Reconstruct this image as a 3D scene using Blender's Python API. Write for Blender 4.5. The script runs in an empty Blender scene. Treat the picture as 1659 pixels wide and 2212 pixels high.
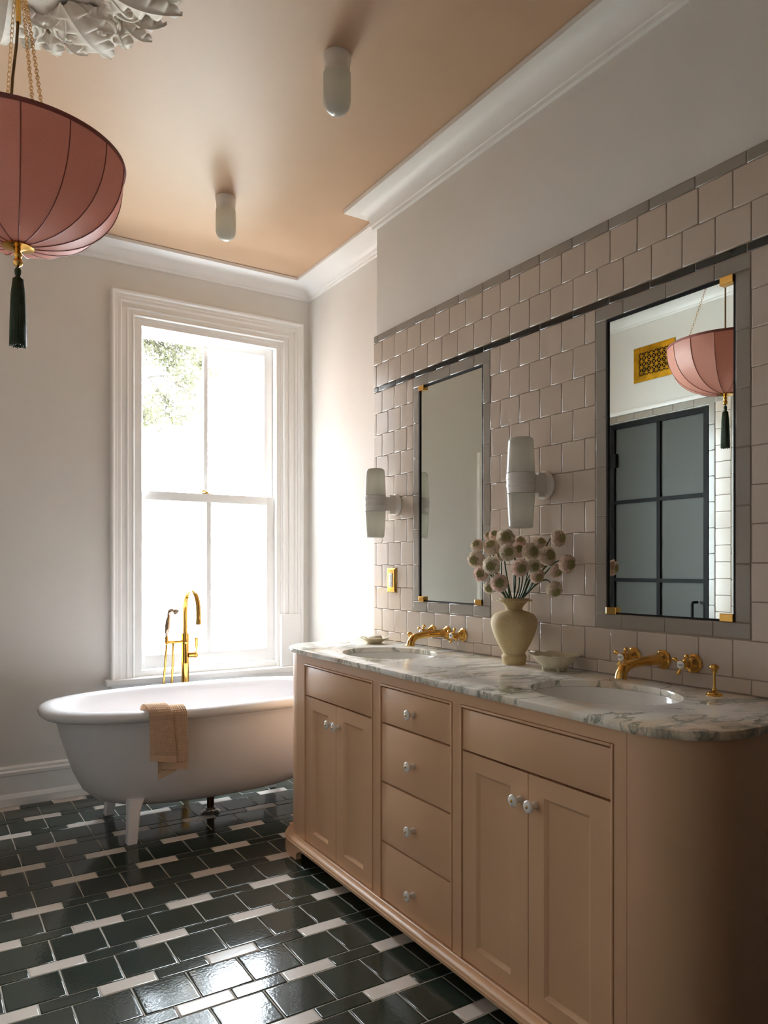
import bpy, bmesh, math, random
from mathutils import Vector, Matrix, Euler

random.seed(7)
SC = bpy.context.scene
COL = SC.collection
PI = math.pi

# ------------------------------------------------------------------ camera, sky, exposure
YAW = math.radians(32.33)
cam_d = bpy.data.cameras.new('camera')
cam = bpy.data.objects.new('camera', cam_d)
COL.objects.link(cam)
cam.location = (0, 0, 1.25)
cam.rotation_euler = (PI / 2, 0, -YAW)
cam_d.sensor_fit = 'HORIZONTAL'
cam_d.sensor_width = 36.0
cam_d.lens = 1601.0 / 1659.0 * 36.0
cam_d.shift_y = (1226.0 - 1106.0) / 1659.0
cam_d.clip_start = 0.02
SC.camera = cam

world = bpy.data.worlds.new('overcast_sky')
SC.world = world
world.use_nodes = True
_bg = world.node_tree.nodes['Background']
_bg.inputs[0].default_value = (0.87, 0.985, 1.08, 1)
_bg.inputs[1].default_value = 9.0

SC.view_settings.view_transform = 'Standard'
SC.view_settings.look = 'None'
SC.view_settings.gamma = 1.0
SC.view_settings.use_curve_mapping = False
SC.view_settings.exposure = 2.2
SC.cycles.max_bounces = 14
SC.cycles.diffuse_bounces = 8
SC.cycles.glossy_bounces = 6
SC.cycles.transparent_max_bounces = 16
SC.cycles.sample_clamp_indirect = 8.0
SC.cycles.caustics_reflective = False
SC.cycles.caustics_refractive = False

# the window's opening helps the sky light to find the room (a portal gives no light of its own)
_pl = bpy.data.lights.new('window_portal', 'AREA')
_pl.shape = 'RECTANGLE'
_pl.size, _pl.size_y = 0.92, 2.10
_pl.cycles.is_portal = True
_po = bpy.data.objects.new('window_portal', _pl)
COL.objects.link(_po)
_po.location = (1.52, 4.52, 1.65)
_po.rotation_euler = (-PI / 2, 0, 0)

# ------------------------------------------------------------------ room measures (metres)
XT = 1.94      # face of the wall tile
XP = 1.952     # plaster face of the chimney breast
XA = 2.167     # alcove wall beside the window
XL = -0.48     # opposite wall
YW = 4.345     # window wall
YE = 3.162     # end of the tiled breast
YB = -3.2      # wall behind the camera
ZC = 3.06


# ------------------------------------------------------------------ materials
def lin(c):
    def f(v):
        v /= 255.0
        return v / 12.92 if v <= 0.04045 else ((v + 0.055) / 1.055) ** 2.4
    return (f(c[0]), f(c[1]), f(c[2]), 1.0)


class NT:
    def __init__(self, name):
        self.m = bpy.data.materials.new(name)
        self.m.use_nodes = True
        self.t = self.m.node_tree
        self.n = self.t.nodes
        self.b = self.n['Principled BSDF']
        self.out = self.n['Material Output']

    def add(self, typ, **kw):
        nd = self.n.new(typ)
        for k, v in kw.items():
            if k.startswith('i_'):
                key = k[2:]
                nd.inputs[int(key) if key.isdigit() else key.replace('_', ' ')].default_value = v
            else:
                setattr(nd, k, v)
        return nd

    def link(self, a, ao, b, bi):
        self.t.links.new(a.outputs[ao], b.inputs[bi])

    def ramp(self, stops):
        r = self.add('ShaderNodeValToRGB')
        e = r.color_ramp.elements
        e[0].position, e[0].color = stops[0]
        e[1].position, e[1].color = stops[-1]
        for p, c in stops[1:-1]:
            x = e.new(p)
            x.color = c
        return r

    def math(self, op, a=None, b=None):
        nd = self.add('ShaderNodeMath', operation=op)
        for i, v in enumerate((a, b)):
            if v is None:
                continue
            if isinstance(v, (int, float)):
                nd.inputs[i].default_value = v
            else:
                self.t.links.new(v, nd.inputs[i])
        return nd

    def coords(self, per_object=False, scale=(1, 1, 1)):
        tc = self.add('ShaderNodeTexCoord')
        mp = self.add('ShaderNodeMapping')
        mp.inputs['Scale'].default_value = scale
        self.link(tc, 'Object', mp, 'Vector')
        if per_object:
            oi = self.add('ShaderNodeObjectInfo')
            ml = self.math('MULTIPLY', oi.outputs['Random'], 37.0)
            cb = self.add('ShaderNodeCombineXYZ')
            for i in range(3):
                self.t.links.new(ml.outputs[0], cb.inputs[i])
            self.t.links.new(cb.outputs[0], mp.inputs['Location'])
        return mp

    def bump(self, src, strength, dist=0.002):
        bp = self.add('ShaderNodeBump')
        bp.inputs['Strength'].default_value = strength
        bp.inputs['Distance'].default_value = dist
        self.t.links.new(src, bp.inputs['Height'])
        self.t.links.new(bp.outputs[0], self.b.inputs['Normal'])
        return bp


def plain(name, col, rough=0.5, metal=0.0, var=0.04, vscale=6.0, bump=0.0, bscale=120.0, bdist=0.001,
          per_object=False, spec=0.5, coat=0.0, sss=0.0):
    t = NT(name)
    t.b.inputs['Roughness'].default_value = rough
    t.b.inputs['Metallic'].default_value = metal
    t.b.inputs['Specular IOR Level'].default_value = spec
    t.b.inputs['Coat Weight'].default_value = coat
    t.b.inputs['Coat Roughness'].default_value = 0.08
    if sss:
        t.b.inputs['Subsurface Weight'].default_value = sss
        t.b.inputs['Subsurface Radius'].default_value = (0.02, 0.02, 0.018)
    c = lin(col) if max(col) > 1.001 else (*col, 1.0)
    mp = t.coords(per_object)
    nz = t.add('ShaderNodeTexNoise', i_Scale=vscale, i_Detail=3.0)
    t.link(mp, 0, nz, 'Vector')
    lo = tuple(min(1, v * (1 - var)) for v in c[:3]) + (1,)
    hi = tuple(min(1, v * (1 + var)) for v in c[:3]) + (1,)
    r = t.ramp([(0.3, lo), (0.7, hi)])
    t.link(nz, 'Fac', r, 0)
    t.link(r, 'Color', t.b, 'Base Color')
    if bump:
        n2 = t.add('ShaderNodeTexNoise', i_Scale=bscale, i_Detail=2.0)
        t.link(mp, 0, n2, 'Vector')
        t.bump(n2.outputs['Fac'], bump, bdist)
    return t.m


def tile_mat(name, col, rough, var, ripple, rscale, bdist=0.002, spec=0.5, tilt=0.0):
    """glazed tile: each piece its own shade, a gently rippled glaze"""
    t = NT(name)
    t.b.inputs['Roughness'].default_value = rough
    t.b.inputs['Specular IOR Level'].default_value = spec
    c = lin(col)
    mp = t.coords(True)
    oi = t.add('ShaderNodeObjectInfo')
    nz = t.add('ShaderNodeTexNoise', i_Scale=14.0, i_Detail=3.0)
    t.link(mp, 0, nz, 'Vector')
    mx = t.math('MULTIPLY', nz.outputs['Fac'], 0.5)
    ad = t.math('ADD', mx.outputs[0], None)
    m2 = t.math('MULTIPLY', oi.outputs['Random'], 0.5)
    t.t.links.new(m2.outputs[0], ad.inputs[1])
    lo = tuple(v * (1 - var) for v in c[:3]) + (1,)
    hi = tuple(min(1, v * (1 + var)) for v in c[:3]) + (1,)
    r = t.ramp([(0.1, lo), (0.9, hi)])
    t.link(ad, 0, r, 0)
    t.link(r, 'Color', t.b, 'Base Color')
    n2 = t.add('ShaderNodeTexNoise', i_Scale=rscale, i_Detail=1.5)
    t.link(mp, 0, n2, 'Vector')
    t.bump(n2.outputs['Fac'], ripple, bdist)
    return t.m


M = {}
M['wall'] = plain('warm_white_plaster', (226, 222, 216), 0.62, var=0.012, bump=0.12, bscale=90, bdist=0.0008)
M['trim'] = plain('white_gloss_paint', (243, 241, 238), 0.3, var=0.012, bump=0.05, bscale=40)
M['plaster_orn'] = plain('old_white_plaster', (216, 208, 194), 0.7, var=0.05, vscale=30, bump=0.25, bscale=160)
M['ceiling'] = plain('peach_ceiling_paint', (202, 168, 138), 0.5, var=0.015, bump=0.35, bscale=150, bdist=0.0008, spec=0.4)
M['pink'] = tile_mat('pink_glaze', (202, 186, 170), 0.17, 0.04, 0.05, 9.0, 0.003)
M['grey'] = tile_mat('grey_glaze', (156, 147, 136), 0.2, 0.04, 0.05, 9.0, 0.003)
M['black'] = tile_mat('black_glaze', (32, 33, 31), 0.14, 0.15, 0.10, 12.0, 0.003)
M['grout'] = plain('light_grout', (160, 142, 126), 0.85, var=0.03, bump=0.3, bscale=300)
M['floor_dark'] = tile_mat('bottle_green_black_glaze', (42, 50, 42), 0.11, 0.22, 0.26, 105.0, 0.0010, 0.5)
M['floor_white'] = tile_mat('cream_floor_glaze', (214, 203, 192), 0.16, 0.04, 0.20, 45.0, 0.0014)
M['floor_grout'] = plain('pale_floor_grout', (190, 182, 168), 0.8, var=0.04, bump=0.3, bscale=300)
M['cab'] = plain('terracotta_pink_paint', (222, 180, 142), 0.36, var=0.015, bump=0.04, bscale=60)
M['tub'] = plain('white_enamel', (226, 223, 223), 0.22, var=0.006, spec=0.5)
M['tub_out'] = plain('pale_lilac_tub_paint', (240, 236, 238), 0.42, var=0.01)
M['ceramic'] = plain('white_porcelain', (236, 232, 226), 0.1, var=0.01)
M['brass'] = plain('polished_brass', (228, 178, 94), 0.14, 1.0, var=0.08, vscale=20)
M['brass_old'] = plain('mottled_brass', (214, 160, 44), 0.3, 1.0, var=0.3, vscale=16)
M['bronze'] = plain('dark_bronze', (92, 62, 38), 0.25, 1.0, var=0.1)
M['brownsteel'] = plain('brown_tinted_nickel', (186, 160, 136), 0.16, 1.0, var=0.05)
M['chrome'] = plain('nickel', (190, 186, 180), 0.12, 1.0, var=0.03)
M['cord'] = plain('brown_cloth_cord', (120, 84, 36), 0.7, var=0.1, vscale=200)
M['blackmetal'] = plain('black_steel', (20, 20, 20), 0.6, 0.0, var=0.1, spec=0.2)
M['void'] = plain('dark_recess', (10, 9, 8), 0.8, var=0.1)
M['tassel'] = plain('dark_green_silk', (48, 60, 34), 0.55, var=0.25, vscale=60)
M['rim_cloth'] = plain('maroon_binding', (136, 76, 68), 0.6, var=0.08)
M['towel'] = plain('tan_waffle_cotton', (216, 182, 150), 0.9, var=0.05, vscale=40, bump=0.2, bscale=900, bdist=0.0004)
M['stem'] = plain('flower_stem_green', (62, 82, 44), 0.5, var=0.15, vscale=30)
M['floret'] = plain('flower_centre_green', (182, 174, 122), 0.7, var=0.35, vscale=220)
M['bowl'] = plain('cream_glazed_earthenware', (214, 204, 176), 0.22, var=0.06, vscale=25)
M['soap'] = plain('cream_soap', (232, 218, 200), 0.5, var=0.02, sss=0.2)
M['slot'] = plain('outlet_slot_grey', (58, 56, 54), 0.6)
M['outlet'] = plain('white_outlet_plastic', (228, 226, 226), 0.35, var=0.01)
M['ink'] = plain('black_enamel_lettering', (24, 24, 24), 0.4)
M['bark'] = plain('tree_bark', (74, 66, 58), 0.9, var=0.2)
M['ground'] = plain('pale_bounce_slab', (224, 222, 216), 0.9, var=0.04)
M['dull_ground'] = plain('dull_low_bounce_ground', (112, 110, 98), 0.95, var=0.2)
M['blocker_brown'] = plain('dull_brown_light_blocker', (112, 92, 80), 0.9, var=0.2, vscale=3)
M['shade_wall_dark'] = plain('dark_shading_wall', (62, 46, 36), 0.6, var=0.15, vscale=12)
M['panelling'] = plain('pale_panelling', (206, 198, 188), 0.5, var=0.03, vscale=12)
M['shower'] = plain('shower_grey_tile', (120, 122, 116), 0.3, var=0.1)


def _mirror():
    t = NT('mirror_silver')
    t.b.inputs['Base Color'].default_value = (0.84, 0.90, 0.86, 1)
    t.b.inputs['Metallic'].default_value = 1.0
    t.b.inputs['Roughness'].default_value = 0.0
    return t.m


def _glass():
    t = NT('clear_window_glass')
    tr = t.add('ShaderNodeBsdfTransparent')
    gl = t.add('ShaderNodeBsdfGlossy')
    gl.inputs['Roughness'].default_value = 0.01
    lw = t.add('ShaderNodeLayerWeight', i_Blend=0.5)
    pw = t.math('POWER', lw.outputs['Facing'], 5.0)
    ml = t.math('MULTIPLY', pw.outputs[0], 0.9)
    fr = t.math('ADD', ml.outputs[0], 0.02)
    mx = t.add('ShaderNodeMixShader')
    t.link(fr, 0, mx, 0)
    t.link(tr, 0, mx, 1)
    t.link(gl, 0, mx, 2)
    t.link(mx, 0, t.out, 'Surface')
    return t.m


def _reeded():
    t = NT('reeded_grey_glass')
    t.b.inputs['Base Color'].default_value = (0.30, 0.31, 0.28, 1)
    t.b.inputs['Roughness'].default_value = 0.45
    t.b.inputs['Specular IOR Level'].default_value = 0.3
    t.b.inputs['Transmission Weight'].default_value = 0.7
    t.b.inputs['IOR'].default_value = 1.3
    return t.m


def _lantern():
    t = NT('pink_lantern_silk')
    c = lin((226, 160, 144))
    df = t.add('ShaderNodeBsdfDiffuse')
    tl = t.add('ShaderNodeBsdfTranslucent')
    mp = t.coords()
    wv = t.add('ShaderNodeTexNoise', i_Scale=420.0, i_Detail=2.0)
    t.link(mp, 0, wv, 'Vector')
    r = t.ramp([(0.2, tuple(v * 0.9 for v in c[:3]) + (1,)), (0.8, tuple(min(1, v * 1.08) for v in c[:3]) + (1,))])
    t.link(wv, 'Fac', r, 0)
    t.link(r, 'Color', df, 0)
    t.link(r, 'Color', tl, 0)
    gl = t.add('ShaderNodeBsdfGlossy')
    gl.inputs['Roughness'].default_value = 0.45
    mx = t.add('ShaderNodeMixShader')
    mx.inputs[0].default_value = 0.42
    t.link(df, 0, mx, 1)
    t.link(tl, 0, mx, 2)
    m2 = t.add('ShaderNodeMixShader')
    m2.inputs[0].default_value = 0.04
    t.link(mx, 0, m2, 1)
    t.link(gl, 0, m2, 2)
    t.link(m2, 0, t.out, 'Surface')
    return t.m


def _petal():
    t = NT('blush_petal')
    oi = t.add('ShaderNodeObjectInfo')
    r = t.ramp([(0.0, lin((252, 244, 226))), (0.5, lin((252, 238, 220))), (1.0, lin((250, 226, 212)))])
    t.t.links.new(oi.outputs['Random'], r.inputs[0])
    df = t.add('ShaderNodeBsdfDiffuse')
    tl = t.add('ShaderNodeBsdfTranslucent')
    t.link(r, 'Color', df, 0)
    t.link(r, 'Color', tl, 0)
    mx = t.add('ShaderNodeMixShader')
    mx.inputs[0].default_value = 0.35
    t.link(df, 0, mx, 1)
    t.link(tl, 0, mx, 2)
    t.link(mx, 0, t.out, 'Surface')
    return t.m


def _leaf():
    t = NT('spring_leaf')
    df = t.add('ShaderNodeBsdfDiffuse')
    tl = t.add('ShaderNodeBsdfTranslucent')
    mp = t.coords()
    nz = t.add('ShaderNodeTexNoise', i_Scale=3.0)
    t.link(mp, 0, nz, 'Vector')
    r = t.ramp([(0.3, (0.078, 0.080, 0.048, 1)), (0.7, (0.088, 0.080, 0.050, 1))])
    t.link(nz, 'Fac', r, 0)
    t.link(r, 'Color', df, 0)
    t.link(r, 'Color', tl, 0)
    mx = t.add('ShaderNodeMixShader')
    mx.inputs[0].default_value = 0.4
    t.link(df, 0, mx, 1)
    t.link(tl, 0, mx, 2)
    t.link(mx, 0, t.out, 'Surface')
    return t.m


def _marble():
    t = NT('green_veined_marble')
    t.b.inputs['Roughness'].default_value = 0.13
    tc = t.add('ShaderNodeTexCoord')
    mp = t.add('ShaderNodeMapping')
    mp.inputs['Rotation'].default_value = (0.15, 0.1, 0.62)
    mp.inputs['Scale'].default_value = (1.0, 2.1, 1.0)
    t.link(tc, 'Object', mp, 'Vector')
    warp = t.add('ShaderNodeTexNoise', i_Scale=3.2, i_Detail=5.0, i_Roughness=0.6)
    t.link(mp, 0, warp, 'Vector')
    mixv = t.add('ShaderNodeMix', data_type='VECTOR', factor_mode='UNIFORM')
    mixv.inputs[0].default_value = 0.24
    t.t.links.new(mp.outputs[0], mixv.inputs[4])
    t.t.links.new(warp.outputs['Color'], mixv.inputs[5])

    def vein(scale, width, detail):
        nz = t.add('ShaderNodeTexNoise', i_Scale=scale, i_Detail=detail, i_Roughness=0.55, i_Distortion=0.6)
        t.t.links.new(mixv.outputs[1], nz.inputs['Vector'])
        d = t.math('SUBTRACT', nz.outputs['Fac'], 0.5)
        a = t.math('ABSOLUTE', d.outputs[0])
        mr = t.add('ShaderNodeMapRange', i_1=0.0, i_2=width, i_3=1.0, i_4=0.0)
        t.t.links.new(a.outputs[0], mr.inputs[0])
        return mr
    cl = t.add('ShaderNodeTexNoise', i_Scale=2.6, i_Detail=2.0)
    t.t.links.new(mp.outputs[0], cl.inputs['Vector'])
    clr = t.add('ShaderNodeMapRange', i_1=0.44, i_2=0.62, i_3=0.04, i_4=1.0)
    t.t.links.new(cl.outputs['Fac'], clr.inputs[0])
    v1 = vein(4.2, 0.050, 4.0)
    v2 = vein(11.0, 0.055, 3.0)
    v3 = vein(1.9, 0.016, 6.0)
    s12 = t.math('MAXIMUM', v1.outputs[0], None)
    v2s = t.math('MULTIPLY', v2.outputs[0], 0.7)
    t.t.links.new(v2s.outputs[0], s12.inputs[1])
    sm = t.math('MULTIPLY', s12.outputs[0], clr.outputs[0])
    al = t.math('MAXIMUM', sm.outputs[0], None)
    v3s = t.math('MULTIPLY', v3.outputs[0], 0.8)
    t.t.links.new(v3s.outputs[0], al.inputs[1])
    pw = t.math('MULTIPLY', al.outputs[0], 0.95)
    base = t.add('ShaderNodeTexNoise', i_Scale=1.7, i_Detail=3.0)
    t.t.links.new(mp.outputs[0], base.inputs['Vector'])
    rb = t.ramp([(0.35, lin((246, 242, 234))), (0.52, lin((242, 234, 220))), (0.68, lin((228, 196, 152)))])
    t.link(base, 'Fac', rb, 0)
    mc = t.add('ShaderNodeMix', data_type='RGBA')
    t.t.links.new(pw.outputs[0], mc.inputs[0])
    t.t.links.new(rb.outputs[0], mc.inputs[6])
    mc.inputs[7].default_value = lin((88, 104, 88))
    t.t.links.new(mc.outputs[2], t.b.inputs['Base Color'])
    return t.m


def _vase():
    t = NT('speckled_stoneware')
    t.b.inputs['Roughness'].default_value = 0.75
    mp = t.coords()
    nz = t.add('ShaderNodeTexNoise', i_Scale=620.0, i_Detail=1.0)
    t.link(mp, 0, nz, 'Vector')
    r = t.ramp([(0.0, lin((206, 184, 140))), (0.58, lin((206, 184, 140))), (0.72, lin((146, 122, 84)))])
    t.link(nz, 'Fac', r, 0)
    n2 = t.add('ShaderNodeTexNoise', i_Scale=9.0, i_Detail=3.0)
    t.link(mp, 0, n2, 'Vector')
    r2 = t.ramp([(0.35, (1, 1, 1, 1)), (0.75, (0.86, 0.82, 0.74, 1))])
    t.link(n2, 'Fac', r2, 0)
    mm = t.add('ShaderNodeMix', data_type='RGBA', blend_type='MULTIPLY')
    mm.inputs[0].default_value = 1.0
    t.t.links.new(r.outputs[0], mm.inputs[6])
    t.t.links.new(r2.outputs[0], mm.inputs[7])
    t.t.links.new(mm.outputs[2], t.b.inputs['Base Color'])
    t.bump(nz.outputs['Fac'], 0.35, 0.001)
    return t.m


def _opal():
    t = NT('opal_glass')
    df = t.add('ShaderNodeBsdfDiffuse')
    df.inputs[0].default_value = lin((246, 241, 228))
    tl = t.add('ShaderNodeBsdfTranslucent')
    tl.inputs[0].default_value = lin((246, 242, 228))
    gl = t.add('ShaderNodeBsdfGlossy')
    gl.inputs['Roughness'].default_value = 0.16
    fr = t.add('ShaderNodeFresnel', i_IOR=1.45)
    mx = t.add('ShaderNodeMixShader')
    mx.inputs[0].default_value = 0.5
    t.link(df, 0, mx, 1)
    t.link(tl, 0, mx, 2)
    m2 = t.add('ShaderNodeMixShader')
    t.link(fr, 0, m2, 0)
    t.link(mx, 0, m2, 1)
    t.link(gl, 0, m2, 2)
    t.link(m2, 0, t.out, 'Surface')
    return t.m


M['opal'] = _opal()
M['mirror'] = _mirror()
M['glass'] = _glass()
M['reeded'] = _reeded()
M['lantern'] = _lantern()
M['petal'] = _petal()
M['leaf'] = _leaf()
M['marble'] = _marble()
M['vase'] = _vase()


# ------------------------------------------------------------------ mesh helpers
class MB:
    def __init__(self):
        self.v = []
        self.f = []

    def add(self, verts, faces):
        o = len(self.v)
        self.v += [tuple(p) for p in verts]
        self.f += [tuple(i + o for i in f) for f in faces]

    def box(self, x0, x1, y0, y1, z0, z1):
        vs = [(x, y, z) for z in (z0, z1) for y in (y0, y1) for x in (x0, x1)]
        self.add(vs, [(0, 2, 3, 1), (4, 5, 7, 6), (0, 1, 5, 4), (2, 6, 7, 3), (0, 4, 6, 2), (1, 3, 7, 5)])

    def rings(self, rings, cap0=True, cap1=True, closed=True):
        n = len(rings[0])
        vs = [p for r in rings for p in r]
        fs = []
        for a in range(len(rings) - 1):
            for i in range(n if closed else n - 1):
                j = (i + 1) % n
                fs.append((a * n + i, a * n + j, (a + 1) * n + j, (a + 1) * n + i))
        if cap0:
            fs.append(tuple(range(n - 1, -1, -1)))
        if cap1:
            fs.append(tuple((len(rings) - 1) * n + i for i in range(n)))
        self.add(vs, fs)

    def cham(self, x0, x1, y0, y1, z0, z1, c=0.003, axis='x-'):
        """box with a chamfered front on one side (axis: which side is the front)"""
        a = {'x': 0, 'y': 1, 'z': 2}[axis[0]]
        lo, hi = [(x0, x1), (y0, y1), (z0, z1)][a]
        (b0, b1), (c0, c1) = [r for i, r in enumerate([(x0, x1), (y0, y1), (z0, z1)]) if i != a]
        back, front = (hi, lo) if axis[1] == '-' else (lo, hi)
        s = 1 if front > back else -1

        def ring(q, ins):
            pts = [(b0 + ins, c0 + ins), (b1 - ins, c0 + ins), (b1 - ins, c1 - ins), (b0 + ins, c1 - ins)]
            res = []
            for p in pts:
                p = list(p)
                p.insert(a, q)
                res.append(tuple(p))
            return res
        self.rings([ring(back, 0), ring(front - s * c, 0), ring(front - s * c * 0.3, c * 0.3), ring(front, c)])

    def lathe(self, prof, c=(0, 0, 0), n=32, sx=1.0, sy=1.0, mat=None):
        """prof: [(r, z)...] about z; r = 0 at an end closes it"""
        rings = []
        for r, z in prof:
            rings.append([(c[0] + r * sx * math.cos(2 * PI * i / n), c[1] + r * sy * math.sin(2 * PI * i / n), c[2] + z) for i in range(n)])
        if mat:
            rings = [[tuple(mat @ Vector(p)) for p in r] for r in rings]
        self.rings(rings)

    def tube(self, pts, rad, n=10, cap=True):
        pts = [Vector(p) for p in pts]
        if not isinstance(rad, (list, tuple)):
            rad = [rad] * len(pts)
        rings = []
        up = None
        for i, p in enumerate(pts):
            t = (pts[min(i + 1, len(pts) - 1)] - pts[max(i - 1, 0)])
            t = t.normalized() if t.length > 1e-9 else Vector((0, 0, 1))
            if up is None:
                up = t.orthogonal().normalized()
            up = (up - t * up.dot(t))
            up = up.normalized() if up.length > 1e-6 else t.orthogonal().normalized()
            s = t.cross(up)
            rings.append([tuple(p + (up * math.cos(2 * PI * k / n) + s * math.sin(2 * PI * k / n)) * rad[i]) for k in range(n)])
        self.rings(rings, cap, cap)

    def prism(self, poly, z0, z1):
        self.rings([[(x, y, z0) for x, y in poly], [(x, y, z1) for x, y in poly]])

    def sweep(self, prof, path, closed=False, scale=None):
        """prof: (offset to the left of travel, z); path: plan points; mitred corners"""
        n = len(path)
        rings = []
        for i in range(n):
            p = Vector(path[i])
            d0 = (p - Vector(path[i - 1])).normalized() if (i > 0 or closed) else None
            d1 = (Vector(path[(i + 1) % n]) - p).normalized() if (i < n - 1 or closed) else None
            d0 = d0 or d1
            d1 = d1 or d0
            n0 = Vector((-d0.y, d0.x))
            n1 = Vector((-d1.y, d1.x))
            m = n0 + n1
            m = m / max(1e-6, m.dot(n0))
            rings.append([(p.x + m.x * o, p.y + m.y * o, z) for o, z in prof])
        if closed:
            rings.append(rings[0])
        self.rings(rings, not closed, not closed)

    def build(self, name, mat, parent=None, angle=40, smooth=True):
        me = bpy.data.meshes.new(name)
        me.from_pydata(self.v, [], self.f)
        me.validate(clean_customdata=False)
        bm = bmesh.new()
        bm.from_mesh(me)
        bmesh.ops.remove_doubles(bm, verts=bm.verts, dist=1e-6)
        bmesh.ops.recalc_face_normals(bm, faces=bm.faces)
        bm.to_mesh(me)
        bm.free()
        return link_mesh(name, me, mat, parent, angle, smooth)


def link_mesh(name, me, mat, parent=None, angle=40, smooth=True):
    if mat is not None and not me.materials:
        me.materials.append(M[mat] if isinstance(mat, str) else mat)
    if smooth:
        me.polygons.foreach_set('use_smooth', [True] * len(me.polygons))
        if angle < 180:
            me.set_sharp_from_angle(angle=math.radians(angle))
    o = bpy.data.objects.new(name, me)
    COL.objects.link(o)
    if parent:
        o.parent = parent
    return o


def B(name, mat, parent, *boxes, **kw):
    m = MB()
    for b in boxes:
        m.box(*b)
    return m.build(name, mat, parent, **kw)


def empty(name, loc=(0, 0, 0), rz=0.0):
    o = bpy.data.objects.new(name, None)
    o.empty_display_size = 0.05
    COL.objects.link(o)
    o.location = loc
    o.rotation_euler = (0, 0, rz)
    return o


def tag(o, label=None, cat=None, group=None, kind=None):
    for k, v in (('label', label), ('category', cat), ('group', group), ('kind', kind)):
        if v:
            o[k] = v
    return o


def thing(name, label, cat, loc=(0, 0, 0), rz=0.0, group=None):
    return tag(empty(name, loc, rz), label, cat, group)


def struct(o):
    o['kind'] = 'structure'
    return o


def copy_tree(o, parent=None):
    c = o.copy()
    COL.objects.link(c)
    c.parent = parent
    for ch in list(o.children):
        copy_tree(ch, c)
    return c


def dup(o, loc, rz=None, label=None):
    c = copy_tree(o)
    c.location = loc
    if rz is not None:
        c.rotation_euler = (0, 0, rz)
    if label:
        c['label'] = label
    return c


# ------------------------------------------------------------------ room shell
m = MB()
m.box(XL - 0.1, XA + 0.1, YB - 0.1, YW + 0.1, -0.12, -0.0022)
floor = struct(m.build('floor', 'floor_grout'))
m = MB()
m.box(XL - 0.1, XA + 0.1, YB - 0.1, YW + 0.15, ZC, ZC + 0.1)
struct(m.build('ceiling', 'ceiling'))
m = MB()
for b in ((XL - 0.1, 1.06, YW, YW + 0.15, 0, ZC), (1.98, XA + 0.1, YW, YW + 0.15, 0, ZC),
          (1.06, 1.98, YW, YW + 0.15, 0, 0.585), (1.06, 1.98, YW, YW + 0.15, 2.69, ZC)):
    m.box(*b)
wall_back = struct(m.build('wall_back', 'wall'))
m = MB()
m.box(XP, XA + 0.1, YB, 3.15, 0, ZC)
wall_right = struct(m.build('wall_right', 'wall'))
m = MB()
m.box(XA, XA + 0.1, 3.15, YW, 0, ZC)
struct(m.build('wall_alcove', 'wall'))
m = MB()
SD0, SD1, SDZ = 2.945, 3.785, 2.312     # shower opening in the opposite wall
for b in ((XL - 0.1, XL, 1.25, SD0, 0, ZC), (XL - 0.1, XL, SD1, YW, 0, ZC), (XL - 0.1, XL, SD0, SD1, SDZ, ZC)):
    m.box(*b)
wall_left = struct(m.build('wall_left', 'wall'))
m = MB()
m.box(XL - 0.1, XA + 0.1, YB - 0.1, YB, 0, ZC)
m.box(XL - 0.1, XL, YB, 1.25, 0, ZC)
struct(m.build('wall_front', 'panelling'))
m = MB()                                   # the shower room behind the glass door
for b in ((-1.55, -1.45, 2.7, 4.1, 0, 2.6), (-1.45, XL - 0.1, 2.7, 2.75, 0, 2.6), (-1.45, XL - 0.1, 4.05, 4.1, 0, 2.6),
          (-1.45, XL - 0.1, 2.7, 4.1, 2.5, 2.6), (-1.45, XL - 0.1, 2.7, 4.1, -0.05, 0)):
    m.box(*b)
struct(m.build('wall_shower', 'shower'))

m = MB()                                   # added dark wall beyond the frame, shading the vanity's near end
m.box(1.20, XP, 0.36, 0.48, 0, ZC)
struct(m.build('wall_added_shade', 'shade_wall_dark'))

# cornices
cove_a = [(0.0, ZC - 0.085), (0.016, ZC - 0.085), (0.016, ZC - 0.072)]
cove_b = [(0.0, ZC - 0.122), (0.018, ZC - 0.122), (0.018, ZC - 0.106)]
for k in range(9):
    a = k / 8 * PI / 2
    cove_a.append((0.022 + 0.112 * (1 - math.cos(a)), ZC - 0.070 + 0.050 * math.sin(a)))
    cove_b.append((0.024 + 0.080 * (1 - math.cos(a)), ZC - 0.104 + 0.080 * math.sin(a)))
cove_a += [(0.150, ZC - 0.020), (0.150, ZC - 0.002), (0.0, ZC - 0.002)]
cove_b += [(0.122, ZC - 0.024), (0.122, ZC - 0.002), (0.0, ZC - 0.002)]
m = MB()
m.sweep([(-o, z) for o, z in cove_a], [(XL, YB), (XL, YW), (XA, YW), (XA, 3.10)])
tag(struct(m.build('trim_1', 'trim', angle=25)))
m = MB()
m.sweep([(-o, z) for o, z in cove_b], [(XA + 0.02, 3.15), (XP, 3.15), (XP, YB)][::1])
# travel towards -x then -y keeps the room on the right-hand side
v = m.v
struct(m.build('trim_2', 'trim', angle=25))
# narrow upright casing at the far left of the window wall (seen in the mirror)
m = MB()
m.cham(0.245, 0.312, YW - 0.03, YW, 0, 2.115, 0.006, 'y-')
struct(m.build('trim_3', 'trim'))

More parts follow.
